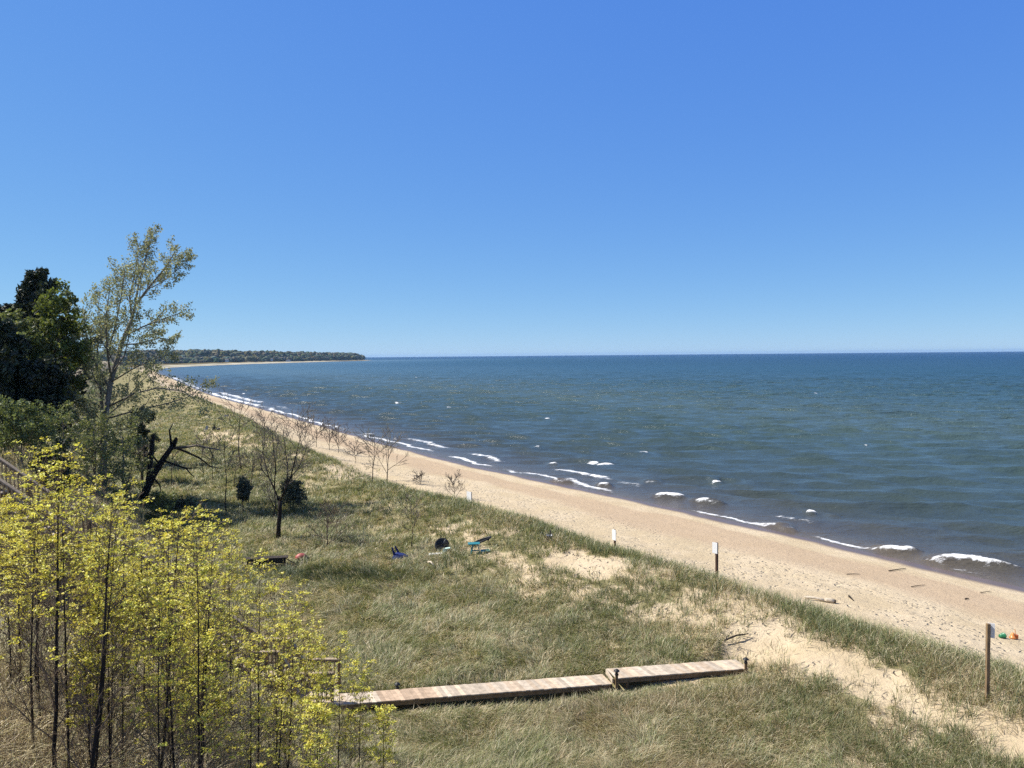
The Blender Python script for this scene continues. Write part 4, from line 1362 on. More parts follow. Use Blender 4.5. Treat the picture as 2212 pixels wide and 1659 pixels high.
# ---- dead leaning tree and brush
def dead_tree():
    b = at(304, 1085); d = b[1]
    root = thing('dead_tree', b, 'black dead tree leaning right with a broken top and bare limbs arching out', 'dead tree')

    def L(pts, dys=None):
        return np.array([at_d(x, y, d + (dys[i] if dys else 0)) for i, (x, y) in enumerate(pts)]) - b
    m = MB()
    m.tube(L([(306, 1092), (316, 1058), (331, 1027), (352, 993), (374, 962)]), [.36, .28, .24, .21, .17], 9)
    m.tube(L([(374, 962), (380, 950), (381, 945)]), [.2, .15, .08], 7)
    m.build('trunk', MAT_DARKBARK, root, True)
    m = MB(); m.tube(L([(318, 1062), (324, 1010), (328, 970), (332, 938)], [.4, .7, .9, 1]), [.24, .18, .15, .08], 8)
    m.build('second_trunk', MAT_DARKBARK, root, True)
    for pts, dys, rr in (([(376, 968), (400, 966), (425, 962), (452, 968), (475, 972)], [0, -.4, -.8, -1.0, -1.2], [.09, .07, .055, .04, .02]),
                         ([(376, 966), (405, 977), (432, 990), (455, 1008), (478, 1012)], [0, .5, 1.0, 1.3, 1.5], [.08, .06, .05, .035, .02]),
                         ([(352, 994), (378, 1004), (402, 1012), (412, 1024), (420, 1030)], [0, -.6, -1.1, -1.3, -1.4], [.06, .045, .04, .025, .012]),
                         ([(370, 962), (368, 945), (366, 930), (374, 914)], [0, .1, .2, .3], [.07, .055, .04, .02]),
                         ([(345, 1003), (330, 985), (318, 978)], [0, -.5, -.9], [.05, .04, .02]),
                         ([(452, 968), (460, 985), (462, 1000)], [-1.0, -1.1, -1.2], [.03, .022, .012]),
                         ([(402, 1012), (430, 1010), (440, 1022)], [-1.1, -1.3, -1.4], [.03, .02, .01]),
                         ([(330, 1030), (345, 1048), (348, 1062)], [0, -.3, -.4], [.05, .04, .02])):
        mm = MB(); mm.tube(L(pts, dys), np.array(rr) * 1.45, 6); mm.build('branch', MAT_TWIG if rr[0] == .09 else MAT_DARKBARK, root, True)  # first limb in lighter bark: light from above put into its colour


dead_tree()


def brush_pile():
    r = np.random.default_rng(77)
    b = at(378, 1102)
    root = thing('brush_pile', b, 'tangled pile of dark dead branches at the foot of the leaning dead tree', 'brush pile')
    m = MB()
    for k in range(110):
        a = r.uniform(0, 6.28); L = r.uniform(0.5, 1.8)
        c = np.array([r.normal(0, 0.95), r.normal(0, 0.5), 0.06 + abs(r.normal(0, 0.28))])
        dv = np.array([math.cos(a), math.sin(a) * .6, r.normal(0, .35)])
        p = np.array([c - dv * L / 2, c + r.normal(0, .06, 3), c + dv * L / 2]); p[:, 2] = np.maximum(p[:, 2], 0.03)
        m.tube(p, [r.uniform(.015, .05), .02, .008], 4)
    m.build('branches_tangle', MAT_DARKBARK, root, True)
    anchors = [(np.array([r.normal(-.5, .9), r.normal(0, .5), r.uniform(.1, .6)]), None) for _ in range(160)]
    V, q, C = leaf_cloud(r, anchors, 6, .16, .11, .2, MID + DKL, [.2, .2, .1, .2, .2, .1])
    np_mesh('bramble_leaves', V, [q], MAT_LEAF, root, C)


brush_pile()


# ------------------------------------------------------------------ boardwalk, lights, stairs
def deck(name, l0, l1, z, label, seed, red=None):
    r = np.random.default_rng(seed)
    c0 = np.array([*(BL[:2] + ax * l0), z])
    root = thing(name, c0 - np.array([0, 0, 0.35]), label, 'boardwalk', 'sections of the wooden boardwalk', math.atan2(ax[1], ax[0]))
    L = l1 - l0
    m = MB()
    bwid = 0.138; n = int(L / (bwid + .006)); step = L / n
    sk = 0.26                                    # planks lie a little askew
    for k in range(n):
        x0 = k * step + .003; x1 = x0 + step - .006
        tone = r.choice([0.86, 0.94, 1.0, 1.06, 1.22]) * r.uniform(.95, 1.05)
        warm = np.array([1.04, .98, .92]) if r.random() < .4 else np.array([1.0, 1.0, 1.0])
        if red and red[0] < x0 < red[1]: warm = np.array([1.04, .92, .84]); tone *= .93
        e0 = r.uniform(-.012, .012); e1 = r.uniform(-.012, .012)
        zt = .35 + r.uniform(-.003, .003); zb = zt - .036
        def q(x, y): return (min(max(x - sk * y, 0.0), L), y)
        a = q(x0, -BW / 2 + e0); b_ = q(x1, -BW / 2 + e0); c = q(x1, BW / 2 + e1); d = q(x0, BW / 2 + e1)
        v = [(*a, zb), (*b_, zb), (*c, zb), (*d, zb), (*a, zt), (*b_, zt), (*c, zt), (*d, zt)]
        m.add(v, [(0, 3, 2, 1), (4, 5, 6, 7), (0, 1, 5, 4), (1, 2, 6, 5), (2, 3, 7, 6), (3, 0, 4, 7)], col=warm * tone)
    m.build('plank_deck', MAT_LUMBER, root)
    for s in (-1, 1):
        j = MB(); j.box((L / 2, s * (BW / 2 - .06), .35 - .04 - .075), (L - .04, .038, .145)); bevel(j.build('side_joist', MAT_BROWNWOOD, root), .004)
    k = 0.5
    while k < L:
        for s in (-1, 1):
            p = MB(); p.box((k, s * (BW / 2 - .125), .02), (.085, .085, .48)); p.build('support_post', MAT_BROWNWOOD, root)
        k += 2.3
    e = MB(); e.box((-0.022, 0, .35 - .085), (.038, BW, .15)); bevel(e.build('end_board', MAT_LUMBER, root), .004)
    return root


deck('boardwalk', -0.15, MIDL - 0.045, 1.96, 'longer lower boardwalk section of pale planks leading right from the stair foot, some planks reddish', 1, (1.5, 3.3))
deck('boardwalk', MIDL, AXL, 2.13, 'shorter raised boardwalk section one step up, ending at the bare sand', 2)


def path_light(px, py, side, label, tall=0.62):
    r = ray(px, py)
    # foot of the post beside the walk
    p = np.array(BL[:2]); l = 0
    # intersect azimuth with the walk's side line
    o = BL[:2] + nrm_b * side
    A = np.array([[r[0], -ax[0]], [r[1], -ax[1]]]); k, l = np.linalg.solve(A, o)
    p = np.array([r[0] * k, r[1] * k]); z = gz(*p)
    topz = H + r[2] * k
    root = thing('path_light', (p[0], p[1], z - .1), label, 'path light', 'black capped lights on wooden posts along the boardwalk')
    h = topz - z + .1
    m = MB(); m.box((0, 0, (h - .18) / 2), (.085, .085, h - .18)); bevel(m.build('post', MAT_BROWNWOOD, root))
    m = MB(); m.lathe([(0.001, h - .18), (.065, h - .18), (.065, h - .15), (.045, h - .14), (.045, h - .06), (.10, h - .055), (.075, h - .02), (.03, h + .01), (.001, h + .03)], 12)
    m.build('lamp_cap', MAT_BLACK, root)


path_light(1332, 1446, -BW / 2 - .10, 'black capped light post at the step in the boardwalk')
path_light(858, 1475, BW / 2 + .10, 'black capped light beyond the reddish planks of the boardwalk')
path_light(1611, 1421, -BW / 2 + .0, 'black capped light in the grass at the sandy end of the boardwalk')


def stairs():
    d0 = 23.15
    def X(px, d=d0): return (px - 1106) / FPX * d
    x2a, x2b = X(622), X(708)          # bottom landing
    x1a, x1b = X(536), X(592)          # middle landing
    z2, z1 = 1.96, 2.64
    xt, zt = X(-120), 0.0
    slope = (at_d(0, 1043, d0)[2] - at_d(536, 1410, d0)[2]) / (x1a - X(0))
    zt = z1 + slope * (x1a - xt)
    root = thing('staircase', (x2b, d0, z2), 'wooden staircase with picket railings coming down the bank behind the yellow saplings to the boardwalk', 'staircase')
    base = np.array([x2b, d0, z2])
    W = 1.05
    tr = MB(); st = MB()
    def pl(m, a, b, w, h, **k): m.bar(np.array(a) - base, np.array(b) - base, w, h, **k)
    # landings
    for k in range(9):
        xx = x2a + (x2b - x2a) * (k + .5) / 9; tr.box(np.array([xx, d0 + W / 2, z2 - .02]) - base, ((x2b - x2a) / 9 - .006, W, .036), col=np.ones(3) * rng.uniform(.85, 1.15))
    for k in range(6):
        xx = x1a + (x1b - x1a) * (k + .5) / 6; tr.box(np.array([xx, d0 + W / 2, z1 - .02]) - base, ((x1b - x1a) / 6 - .006, W, .036), col=np.ones(3) * rng.uniform(.85, 1.15))
    for (xa, za, xb, zb) in ((x2a, z2, x1b, z1), (x1a, z1, xt, zt)):
        n = max(3, int(round((zb - za) / .18)))
        for k in range(1, n):
            f = k / n
            tr.box(np.array([xa + (xb - xa) * f, d0 + W / 2, za + (zb - za) * f - .02]) - base, (.27, W - .02, .036), col=np.ones(3) * rng.uniform(.85, 1.15))
        for y in (d0 + .03, d0 + W - .03):
            pl(st, (xa, y, za - .17), (xb, y, zb - .17), .04, .24)
    tr.build('tread', MAT_LUMBER, root); st.build('stringer', MAT_BROWNWOOD, root)
    for y in (d0 - .02, d0 + W + .02):
        rl = MB(); bl = MB()
        runs = ((x2b, z2, x2a, z2), (x2a - .02, z2 + .02, x1b + .02, z1 - .02), (x1b, z1, x1a, z1), (x1a - .02, z1 + .02, xt, zt))
        for (xa, za, xb, zb) in runs:
            pl(rl, (xa, y, za + .90), (xb, y, zb + .90), .14, .036)
            pl(rl, (xa, y + .001, za + .835), (xb, y + .001, zb + .835), .036, .085)
            pl(rl, (xa, y + .001, za + .13), (xb, y + .001, zb + .13), .036, .085)
            L = abs(xb - xa); n = max(1, int(L / .125))
            for k in range(n):
                f = (k + .5) / n
                xx = xa + (xb - xa) * f; zz = za + (zb - za) * f
                bl.box(np.array([xx, y - .04, zz + .48]) - base, (.035, .035, .76), col=np.ones(3) * rng.uniform(.8, 1.2))
        rl.build('handrail', MAT_RAIL, root)
        bl.build('picket_infill', MAT_PICKET, root)
        n = 5
        xs = [(x2b - .045, z2), (x2a + .02, z2), (x1b - .02, z1), (x1a + .02, z1)] + [(x1a + (xt - x1a) * k / n, z1 + (zt - z1) * k / n) for k in range(1, n + 1)]
        for xx, zz in xs:
            p = MB(); g_ = gz(xx, y); lo = min(g_ - .2, zz - .2)
            p.box(np.array([xx, y + .06 * (1 if y < d0 + .5 else -1) - 0.0, (lo + zz + .875) / 2]) - base, (.09, .085, zz + .875 - lo))
            bevel(p.build('rail_post', MAT_BROWNWOOD, root))


stairs()


# ------------------------------------------------------------------ signs
def sign_post(px, py_base, py_top, d, panel, yaw_post, pan_yaw, label, pan_off=0.0, name='sign_post', post_w=.09, mat=None, back=False):
    x = (px - 1106) / FPX * d
    z = gz(x, d)
    top = at_d(px, py_top, d)[2]
    root = thing(name, (x, d, z - .15), label, 'sign', 'signs on posts along the foredune')
    h = top - z + .15
    m = MB(); c, s = math.cos(yaw_post), math.sin(yaw_post)
    M = np.array([[c, -s, 0], [s, c, 0], [0, 0, 1]])
    m.box((0, 0, h / 2), (post_w, post_w, h), M); bevel(m.build('post', mat or MAT_BROWNWOOD, root))
    m = MB(); c, s = math.cos(pan_yaw), math.sin(pan_yaw)
    M = np.array([[c, -s, 0], [s, c, 0], [0, 0, 1]])
    off = M @ np.array([pan_off, -(post_w / 2 + .016), 0])
    m.box(off + np.array([0, 0, h - panel[1] / 2 + .005]), (panel[0], .012, panel[1]), M); bevel(m.build('sign_panel', MAT_WHITE, root), .002)
    if back:
        m = MB(); off = M @ np.array([pan_off + .0, -(post_w / 2 + .005), 0])
        m.box(off + np.array([0, 0, h - panel[1] / 2 + .005]), (panel[0] * .98, .009, panel[1] * .98), M); m.build('backing_board', MAT_BLACK, root)
    return root


MAT_DKPOST = simple_mat('dark stained post', (0.075, 0.042, 0.03), .8, .2, .3, 8, .3, (1, 1, .3))
sign_post(2143, 1490, 1347, 21.0, (.17, .41), R(-3), R(150), 'square brown post on the crest nearest the camera, white panel seen nearly edge on', pan_off=-.075)
sign_post(1549, 1243, 1172, 34.5, (.26, .50), R(20), R(-48), 'white panel on a full length dark post standing on the open sand below the crest', pan_off=-.06, post_w=.10, mat=MAT_DKPOST, back=True)
sign_post(1327, 1170, 1144, 40.5, (.30, .56), R(30), R(-58), 'black edged white panel half sunk in crest grass above the bare sand patch', pan_off=0, mat=MAT_DKPOST, back=True)


def frame_sign(px, py, ptop, d, w, h, label, mat, leg=MAT_GREYMETAL, yaw=R(-20)):
    x = (px - 1106) / FPX * d; z = gz(x, d); top = at_d(px, ptop, d)[2]
    root = thing('frame_sign', (x, d, z - .1), label, 'sign', rz=yaw)
    H_ = top - z + .1
    for s in (-1, 1):
        m = MB(); m.tube([(s * w / 2, 0, 0), (s * w / 2, 0, H_ + .02)], .022, 6); m.build('leg', leg, root)
    m = MB(); m.box((0, -.03, H_ - h / 2), (w - .03, .015, h)); bevel(m.build('sign_panel', mat, root), .003)


frame_sign(1011, 1088, 1062, 53, .52, .72, 'narrow white sign held between two thin grey legs on the crest', MAT_WHITE, yaw=R(-48))
frame_sign(487, 902, 896, 128, .80, .42, 'small grey board on the far crest near the seated person', MAT_GREYMETAL)

# ------------------------------------------------------------------ things lying in the hollow


def bench():
    p = at(576, 1228); d = p[1]
    root = thing('bench', p, 'long low black wooden bench with legs standing in the grass', 'bench', rz=R(9))
    k = d / FPX
    L = 72 * k
    m = MB()
    for j in range(3): m.box((0, (j - 1) * .155, .56), (L + .45, .145, .04), col=np.ones(3) * rng.uniform(1.5, 2.2))
    m.build('seat', MAT_DARKBARK, root)
    m = MB(); m.box((0, -.18, .41), (L, .03, .26)); m.build('apron', MAT_BLACK, root)
    for s in (-1, 1):
        for q in (-1, 1):
            m = MB(); m.box((s * (L / 2 + .05), q * .15, .26), (.07, .07, .555)); m.build('leg', MAT_DARKBARK, root)


bench()


def pole():
    a = at(647, 1224); d = a[1]
    root_p = a
    m = MB()
    t = at_d(613, 1204, d + .1) - a
    m.tube([np.array([.1, 0, -.05]), t * .5 + np.array([0, 0, .0]), t], [.028, .025, .022], 6)
    o = m.build('fallen_pole', MAT_DARKBARK, None, True, a)
    tag(o, 'thin dark pole leaning on the end of the black bench', 'pole')


pole()


def red_ball():
    p = at(651, 1214)
    root = thing('toy_car', p, 'faded red plastic ride-on toy lying in the grass behind the bench', 'toy', rz=.3)
    m = MB(); m.lathe([(.001, .08), (.24, .10), (.30, .2), (.26, .32), (.14, .42), (.001, .45)], 16, M=np.diag([1.1, .8, 1]))
    m.build('body', MAT_RED, root, True)
    m = MB(); m.box((.26, -.08, .22), (.16, .26, .07)); bevel(m.build('seat_opening', MAT_BLACK, root), .02)
    for s in (-1, 1):
        for q in (-1, 1):
            m = MB(); m.lathe([(.001, -.03), (.09, -.03), (.09, .03), (.001, .03)], 12, (s * .2, q * .21, .09), np.array([[1, 0, 0], [0, 0, 1], [0, 1, 0]])); m.build('wheel', MAT_BLACK, root)


red_ball()


def blue_chair():
    p = at(860, 1210); d = p[1]; k = d / FPX
    root = thing('beach_chair', p, 'dark blue canvas beach chair lying tipped over in the grass, two arms pointing up', 'beach chair')
    # slung canvas body: low ridge tapering to the right
    n = 14
    xs = np.linspace(-13, 27, n) * k
    top = np.interp(np.linspace(-13, 27, n), [-13, -8, -3, 4, 12, 20, 27], [3, 15, 17, 16, 15, 11, 4]) * k
    V = []; 
    for i, (x, h) in enumerate(zip(xs, top)):
        w = .28 * math.sin(math.pi * (0.15 + .8 * i / (n - 1))) + .06
        V += [(x, -w, .02), (x, -w * .55, h * .8), (x, 0, h), (x, w * .55, h * .8), (x, w, .02)]
    m = MB(); q = []
    for i in range(n - 1):
        for j in range(4): q.append((i * 5 + j, (i + 1) * 5 + j, (i + 1) * 5 + j + 1, i * 5 + j + 1))
    q.append((0, 1, 2, 3)); q.append(((n - 1) * 5 + 3, (n - 1) * 5 + 2, (n - 1) * 5 + 1, (n - 1) * 5))
    m.add(V, q); m.build('canvas_seat', MAT_BLUE, root)
    for (x0, x1, dy) in ((-7, -12, -.12), (1, -7, .15)):
        m = MB(); m.add([(x0 * k - .07, dy - .02, 13 * k), (x0 * k + .09, dy - .02, 11 * k), (x1 * k + .03, dy - .02, 29 * k), (x1 * k - .03, dy - .02, 29 * k),
                         (x0 * k - .07, dy + .02, 13 * k), (x0 * k + .09, dy + .02, 11 * k), (x1 * k + .03, dy + .02, 29 * k), (x1 * k - .03, dy + .02, 29 * k)],
                        [(0, 1, 2, 3), (7, 6, 5, 4), (0, 4, 5, 1), (1, 5, 6, 2), (2, 6, 7, 3), (3, 7, 4, 0)])
        m.build('arm', MAT_BLUE, root)
    m = MB(); m.tube([(-27 * k, -.1, .16), (-20 * k, -.1, .07), (-8 * k, -.05, .1)], .022, 6); m.tube([(-24 * k, .12, .05), (-8 * k, .1, .14)], .022, 6)
    m.build('frame', MAT_BLACK, root)


blue_chair()


def black_disc():
    p = at(955, 1192); d = p[1]; k = d / FPX
    root = thing('round_grill_lid', p, 'black ribbed dish standing on edge in the grass behind a white plastic piece', 'dish')
    rad = 15.5 * k
    T = R(62)
    M = np.array([[1, 0, 0], [0, math.cos(T), -math.sin(T)], [0, math.sin(T), math.cos(T)]])
    c = np.array([0, 0, rad * .92])
    m = MB(); m.lathe([(.001, -.10), (rad * .4, -.085), (rad * .75, -.05), (rad, 0), (rad * 1.03, .012), (rad * .98, .02), (rad * .7, -.03), (rad * .35, -.065), (.001, -.08)], 28, c, M)
    m.build('dish', simple_mat('dark grey mesh', (.035, .036, .034), .6, .3, .3, 30, .3), root, True)
    for j in range(6):
        a = j * math.pi / 6
        v = np.array([math.cos(a), math.sin(a), 0]) * rad * .97
        m = MB(); m.bar(M @ (v + [0, 0, .02]) + c, M @ (-v + [0, 0, .02]) + c, .012, .012); m.build('rib', MAT_GREYMETAL if j == 2 else MAT_BLACK, root)
    m = MB(); m.bar(M @ np.array([-rad * .8, -rad * .25, .05]) + c, M @ np.array([rad * .95, rad * .3, .05]) + c, .05, .04); m.bar(M @ np.array([0, rad * .45, .05]) + c, M @ np.array([rad * .1, -rad * .95, .05]) + c, .05, .04)
    m.build('cross_bar', MAT_BLACK, root)
    p2 = at(948, 1202)
    root = thing('plastic_board', p2, 'white plastic board with a bent up end lying before the black dish', 'board', rz=R(14))
    m = MB(); m.box((-.12, 0, .13), (.80, .26, .05)); bevel(m.build('slab', MAT_WHITE, root), .015)
    m = MB(); m.bar((.30, 0, .13), (.36, 0, .36), .22, .03, up=(0, 1, 0)); m.bar((.345, 0, .372), (.60, 0, .39), .22, .03); m.build('raised_end', simple_mat('pale mint plastic', (.55, .72, .62), .5, .3, .05, 3, .02), root)
    for s in (-.4, .1):
        m = MB(); m.box((s, 0, .04), (.06, .2, .125)); m.build('foot', MAT_WHITE, root)


black_disc()


def teal_table():
    p = at(1026, 1196); d = p[1]; k = d / FPX
    root = thing('plastic_table', p, 'small teal plastic table with splayed legs standing on the grassy slope', 'table', rz=R(6))
    m = MB()
    for j in range(4): m.box((-.05, (j - 1.5) * .115, .52), (.62, .105, .028))
    m.box((-.05, 0, .497), (.5, .4, .018)); bevel(m.build('tabletop', MAT_TEAL, root), .006)
    for s in (-1, 1):
        for q in (-1, 1):
            m = MB(); m.bar((s * .11 + .02, q * .15, .49), (s * .24 + .02, q * .19, 0), .05, .035); m.build('leg', MAT_TEAL, root)
    m = MB(); m.bar((-.16, -.17, .18), (.2, -.17, .18), .03, .06); m.build('stretcher', MAT_TEAL, root)
    p3 = at(1048, 1193)
    root = thing('plastic_tray', p3, 'pale teal plastic tray lying on the slope just right of the teal table', 'tray', rz=R(15))
    m = MB(); m.box((0, 0, .06), (.42, .26, .03)); m.build('tray_base', MAT_TEAL, root)
    m = MB()
    m.box((0, -.14, .085), (.42, .02, .06)); m.box((0, .14, .085), (.42, .02, .06)); m.box((.221, 0, .085), (.02, .30, .06)); m.box((-.221, 0, .085), (.02, .30, .06))
    m.build('rim', simple_mat('pale teal plastic', (.25, .5, .48), .5, .3, .1, 4, .03), root)
    # black hoop behind
    p4 = at(1040, 1181)
    n = 28
    a = np.linspace(0, 2 * math.pi, n + 1)
    pts = np.stack([.50 * np.cos(a), .24 * np.sin(a), .30 + .17 * np.cos(a)], 1)
    root = thing('metal_hoop', p4, 'black oval hoop frame lying tilted behind the teal table', 'hoop', rz=R(8))
    m = MB(); m.tube(pts, .045, 8, cap=False); m.build('ring', MAT_BLACK, root, True)
    m = MB(); m.bar((-.48, 0, .14), (.48, 0, .46), .03, .03); m.build('brace', MAT_BLACK, root)
    m = MB(); m.tube([(.38, .05, .42), (.42, .1, -.05)], .02, 6); m.tube([(-.35, .05, .18), (-.36, .1, -.05)], .02, 6); m.build('leg', MAT_BLACK, root)


teal_table()


def pail():
    p = at(1187, 1172)
    root = thing('pail', p, 'grey metal pail with dark sticks poking out near the crest', 'pail')
    m = MB(); m.lathe([(.001, 0), (.12, 0), (.155, .36), (.165, .365), (.165, .38), (.145, .375), (.11, .02), (.001, .02)], 16); m.build('bucket', MAT_GREYMETAL, root, True)
    m = MB(); m.tube([(.03, 0, .05), (.05, 0, .62)], .035, 6); m.tube([(-.05, 0, .05), (-.38, .02, .50)], .02, 5); m.build('sticks', MAT_BLACK, root)
    a = np.linspace(0, math.pi, 9)
    m = MB(); m.tube(np.stack([.165 * np.cos(a), 0 * a - .03, .37 + .14 * np.sin(a)], 1), .008, 5); m.build('handle', MAT_GREYMETAL, root)


pail()


def stick(pa, pb, r0, label, name='driftwood_stick', mat=None, lift=.04):
    a = at(*pa); b = at(*pb)
    a = a + [0, 0, lift]; b = b + [0, 0, lift]
    v = b - a; mid = a + v * .5 + np.array([0, 0, lift * .6]) + np.cross(v, (0, 0, 1)) * .03
    m = MB(); m.tube(np.array([a, mid, b]) - a, [r0, r0 * .85, r0 * .45], 7)
    o = m.build(name, mat or MAT_DARKBARK, None, True, a)
    return tag(o, label, 'driftwood', 'sticks washed up on the sand')


stick((1565, 1394), (1617, 1379), .035, 'dark stick lying on the sand above the end of the boardwalk', lift=.12)
stick((1829, 1242), (1858, 1242), .022, 'straight brown stick lying on the damp middle of the beach')
stick((1920, 1235), (1957, 1229), .028, 'forked looking driftwood branch near the waterline behind the straight stick')
stick((1968, 1270), (1998, 1265), .02, 'twiggy driftwood on the beach right of the straight stick')
stick((2118, 1282), (2142, 1279), .018, 'thin driftwood twig on the sand near the right edge of the beach')
stick((2085, 1296), (2093, 1295), .035, 'short dark chunk of driftwood below the thin twig on the right')
stick((1834, 1290), (1844, 1300), .045, 'small upright broken driftwood piece right of the bleached log')
stick((1760, 1036), (1762, 1036), .02, 'tiny dark stick') if False else None
stick((925, 1224), (938, 1232), .05, 'bleached wood scrap in the grass below the white plastic board', mat=MAT_DRIFT, lift=.2)
stick((767, 1033), (800, 1026), .05, 'grey log lying on the sandy patch before the tall thin bare tree', mat=MAT_BARK)


def log():
    a = at(1737, 1292); b = at(1806, 1304)
    root = thing('driftwood_log', a, 'bleached driftwood log with a thick broken end lying on the beach', 'log')
    v = b - a
    rr = np.random.default_rng(4)
    m = MB(); m.tube([v * f + np.array([0, 0, .06 + .012 * rr.normal()]) for f in (0, .12, .3, .5, .66)], [.05, .065, .06, .065, .07], 9); m.build('trunk', MAT_DRIFT, root, True)
    m = MB(); m.tube([v * f + np.array([0, 0, .08]) for f in (.64, .72, .84, .94)], [.07, .10, .10, .08], 9); m.build('thick_butt', MAT_DRIFT, root, True)
    m = MB(); m.tube([v * f + np.array([0, 0, .08]) for f in (.93, .97, 1.0)], [.075, .09, .07], 9); m.build('broken_end', MAT_BARK, root, True)


log()


def toys():
    p = at(2164, 1380)
    root = thing('toy_bucket', p, 'green plastic toy bucket lying on its side in the sand', 'toy bucket', rz=R(25))
    T = R(95); M = np.array([[math.cos(T), 0, math.sin(T)], [0, 1, 0], [-math.sin(T), 0, math.cos(T)]])
    m = MB(); m.lathe([(.001, -.1), (.075, -.1), (.105, .1), (.118, .1), (.118, .115), (.095, .112), (.066, -.085), (.001, -.085)], 16, (0, 0, .10), M); m.build('bucket', MAT_GREEN, root, True)
    a = np.linspace(0, math.pi, 9)
    m = MB(); m.tube(np.stack([.12 + .07 * np.sin(a), .11 * np.cos(a), .09 - .03 * np.sin(a)], 1), .008, 5); m.build('handle', MAT_GREEN, root)
    p = at(2189, 1380)
    root = thing('toy_truck', p, 'orange plastic beach toy standing in the sand beside the green bucket', 'toy', rz=R(-10))
    m = MB(); m.lathe([(.001, 0), (.13, 0), (.13, .03), (.10, .05), (.07, .15), (.04, .20), (.001, .21)], 12, (-.02, 0, .03)); m.build('mould', MAT_ORANGE, root, True)
    m = MB(); m.box((.11, 0, .09), (.10, .12, .15)); bevel(m.build('block', simple_mat('dark orange plastic', (.5, .12, .03), .4, .4, .1, 4, .03), root), .01)
    m = MB(); m.tube([(.07, 0, .15), (.06, .02, .38)], .012, 6); m.build('spade_handle', MAT_ORANGE, root)


toys()


# ------------------------------------------------------------------ the people on the far dune
def skin_body(name, joints, edges, mat, parent, sub=1):
    me = bpy.data.meshes.new(name)
    me.from_pydata([j[:3] for j in joints], edges, [])
    me.materials.append(mat)
    o = bpy.data.objects.new(name, me); COL.objects.link(o)
    o.parent = parent
    sk = o.modifiers.new('skin', 'SKIN')
    for v, j in zip(me.skin_vertices[0].data, joints):
        v.radius = (j[3], j[3])
    me.skin_vertices[0].data[0].use_root = True
    sk.use_smooth_shade = True
    if sub:
        o.modifiers.new('sub', 'SUBSURF').render_levels = sub
    return o


def person():
    p = at(463, 931)
    root = thing('person', p, 'bare shouldered dark haired person sitting on the far grassy dune', 'person', rz=R(20))
    J = [(0, 0, .12, .15), (0, .01, .30, .14), (0, .03, .48, .16), (0, .04, .58, .09), (0, .03, .66, .055), (0, .01, .73, .085), (0, .0, .82, .085),   # pelvis..head
         (.18, .03, .55, .06), (.27, -.05, .34, .045), (.22, -.22, .24, .035), (.20, -.28, .23, .03),
         (-.18, .03, .55, .06), (-.28, -.05, .34, .045), (-.22, -.22, .24, .035), (-.20, -.28, .23, .03),
         (.13, -.06, .12, .09), (.17, -.40, .36, .065), (.16, -.62, .10, .045), (.16, -.78, .05, .035),
         (-.13, -.06, .12, .09), (-.17, -.40, .36, .065), (-.16, -.62, .10, .045), (-.16, -.78, .05, .035)]
    E = [(0, 1), (1, 2), (2, 3), (3, 4), (4, 5), (5, 6), (3, 7), (7, 8), (8, 9), (9, 10), (3, 11), (11, 12), (12, 13), (13, 14),
         (0, 15), (15, 16), (16, 17), (17, 18), (0, 19), (19, 20), (20, 21), (21, 22)]
    skin_body('body', J, E, MAT_SKIN, root)
    m = MB(); m.lathe([(.001, -.02), (.075, -.015), (.10, .05), (.085, .11), (.001, .135)], 12, (0, .025, .77)); m.build('hair', MAT_HAIR, root, True)
    m = MB(); m.lathe([(.001, .03), (.19, .03), (.20, .14), (.165, .24), (.001, .25)], 12, (0, -.01, 0)); m.build('shorts', MAT_CLOTH, root, True)
    q = at(472, 931)
    root = thing('beach_bag', q, 'black beach bag on the ground right of the seated person', 'bag')
    m = MB(); m.lathe([(.001, 0), (.22, 0), (.25, .15), (.2, .36), (.06, .42), (.001, .42)], 12, M=np.diag([1.1, .7, 1])); m.build('sack', MAT_BLACK, root, True)
    a = np.linspace(0, math.pi, 7); m = MB(); m.tube(np.stack([.12 * np.cos(a), 0 * a, .38 + .16 * np.sin(a)], 1), .015, 5); m.build('strap', MAT_BLACK, root)
    q = at(443, 933)
    root = thing('folding_chair', q, 'dark blue grey folding chair left of the seated person', 'chair', rz=R(-30))
    mt = simple_mat('blue grey fabric', (.05, .065, .085), .8, .2, .2, 10, .1)
    m = MB(); m.box((0, 0, .34), (.52, .46, .03)); m.build('seat', mt, root)
    m = MB(); m.bar((0, .24, .34), (0, .40, .86), .52, .03, up=(0, 1, 0)); m.build('backrest', mt, root)
    for s in (-1, 1):
        m = MB(); m.tube([(s * .27, -.25, 0), (s * .27, .25, .34)], .014, 5); m.build('leg', MAT_GREYMETAL, root)
        m = MB(); m.tube([(s * .25, .25, 0), (s * .25, -.25, .34)], .014, 5); m.build('leg', MAT_GREYMETAL, root)


person()

# ------------------------------------------------------------------ air
HAZE = 5e-5
if HAZE:
    m, nt, out = new_mat('thin air haze')
    pv = nt.nodes.new('ShaderNodeVolumePrincipled')
    pv.inputs['Color'].default_value = (0.40, 0.66, 1.0, 1); pv.inputs['Density'].default_value = HAZE; pv.inputs['Anisotropy'].default_value = 0.2
    nt.links.new(pv.outputs[0], out.inputs['Volume'])
    b = MB(); b.box((0, 0, 12.0), (30000, 30000, 48.0))
    tag(b.build('haze', m), kind='stuff')

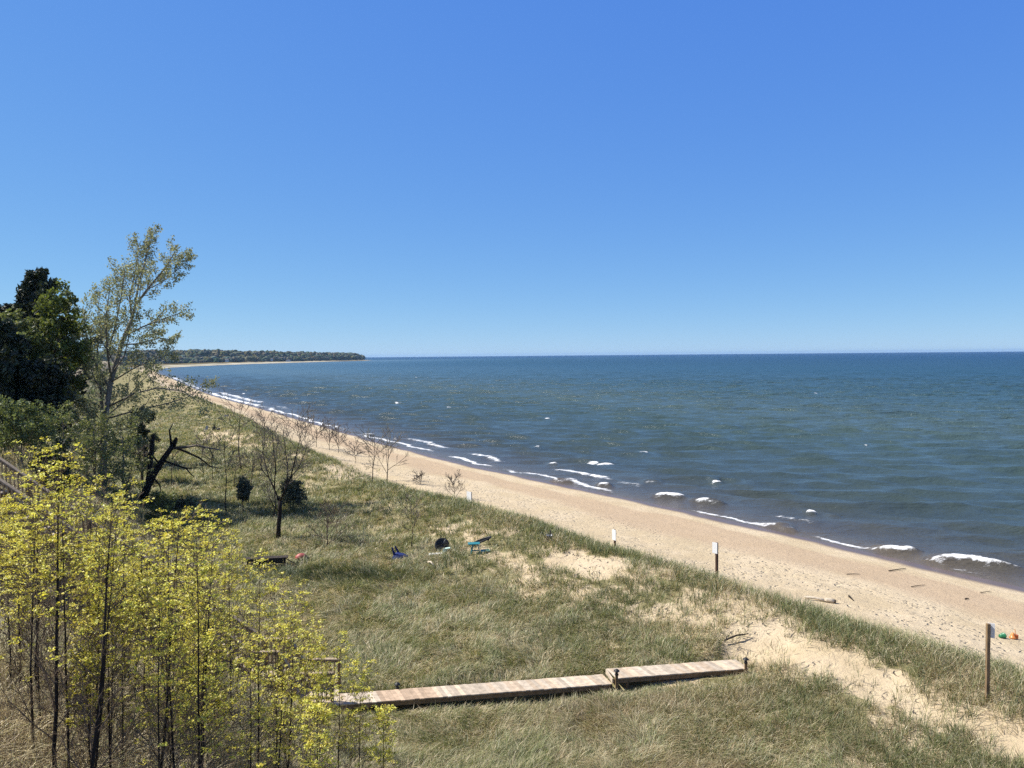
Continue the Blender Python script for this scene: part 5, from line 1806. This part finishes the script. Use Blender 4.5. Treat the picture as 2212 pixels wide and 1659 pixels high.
# ------------------------------------------------------------------ light
SUN_AZ, SUN_EL = R(-80), R(50)       # azimuth from +y, negative to the left
world = bpy.data.worlds.new('World'); scene.world = world
world.use_nodes = True
nt = world.node_tree; nt.nodes.clear()
sky = nt.nodes.new('ShaderNodeTexSky'); sky.sky_type = 'NISHITA'
sky.sun_disc = False
sky.sun_elevation = SUN_EL
sky.sun_rotation = SUN_AZ
sky.altitude = 0; sky.air_density = 0.6; sky.dust_density = 0.0; sky.ozone_density = 6.0
EXPO = 0.75
# the sky's own colours, each channel's range gently compressed the way the phone camera rendered it
gs = G(nt)
sep = gs.n('SeparateColor', ins={0: sky.outputs[0]})
k10 = 10.0 / 2 ** EXPO
ch = [gs.math('MULTIPLY', gs.math('POWER', gs.math('MAXIMUM', sep.outputs[i], 0.01), p), a * k10) for i, (p, a) in enumerate(((.74, .128), (.55, .228), (.15, .645)))]
cc = gs.n('CombineColor', ins={0: ch[0], 1: ch[1], 2: ch[2]})
# sky greyed overhead, out of view, to make the fill light less blue
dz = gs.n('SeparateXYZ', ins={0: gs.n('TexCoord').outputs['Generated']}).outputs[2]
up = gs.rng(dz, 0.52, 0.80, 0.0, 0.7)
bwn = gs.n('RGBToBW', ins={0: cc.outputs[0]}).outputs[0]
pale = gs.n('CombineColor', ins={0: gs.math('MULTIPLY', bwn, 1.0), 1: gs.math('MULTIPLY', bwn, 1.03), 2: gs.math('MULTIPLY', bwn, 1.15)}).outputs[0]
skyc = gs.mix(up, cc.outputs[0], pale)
bg = nt.nodes.new('ShaderNodeBackground'); bg.inputs[1].default_value = 0.10
wo = nt.nodes.new('ShaderNodeOutputWorld')
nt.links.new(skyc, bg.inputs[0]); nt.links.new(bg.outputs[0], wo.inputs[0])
sd = bpy.data.lights.new('sun', 'SUN'); sd.energy = 4.5; sd.angle = R(0.53); sd.color = (1.0, 0.95, 0.86)
so = bpy.data.objects.new('sun', sd); COL.objects.link(so)
tosun = Vector((math.sin(SUN_AZ) * math.cos(SUN_EL), math.cos(SUN_AZ) * math.cos(SUN_EL), math.sin(SUN_EL)))
so.rotation_euler = tosun.to_track_quat('Z', 'Y').to_euler()
so.location = (-40, 20, 80)

scene.render.engine = 'CYCLES'
scene.view_settings.view_transform = 'Standard'
scene.view_settings.look = 'None'
scene.view_settings.exposure = EXPO
scene.view_settings.gamma = 1.0
scene.cycles.max_bounces = 8
scene.cycles.diffuse_bounces = 5
scene.cycles.transmission_bounces = 6
scene.cycles.transparent_max_bounces = 4
scene.cycles.use_denoising = False
scene.cycles.sample_clamp_direct = 1.7
scene.cycles.sample_clamp_indirect = 4.0
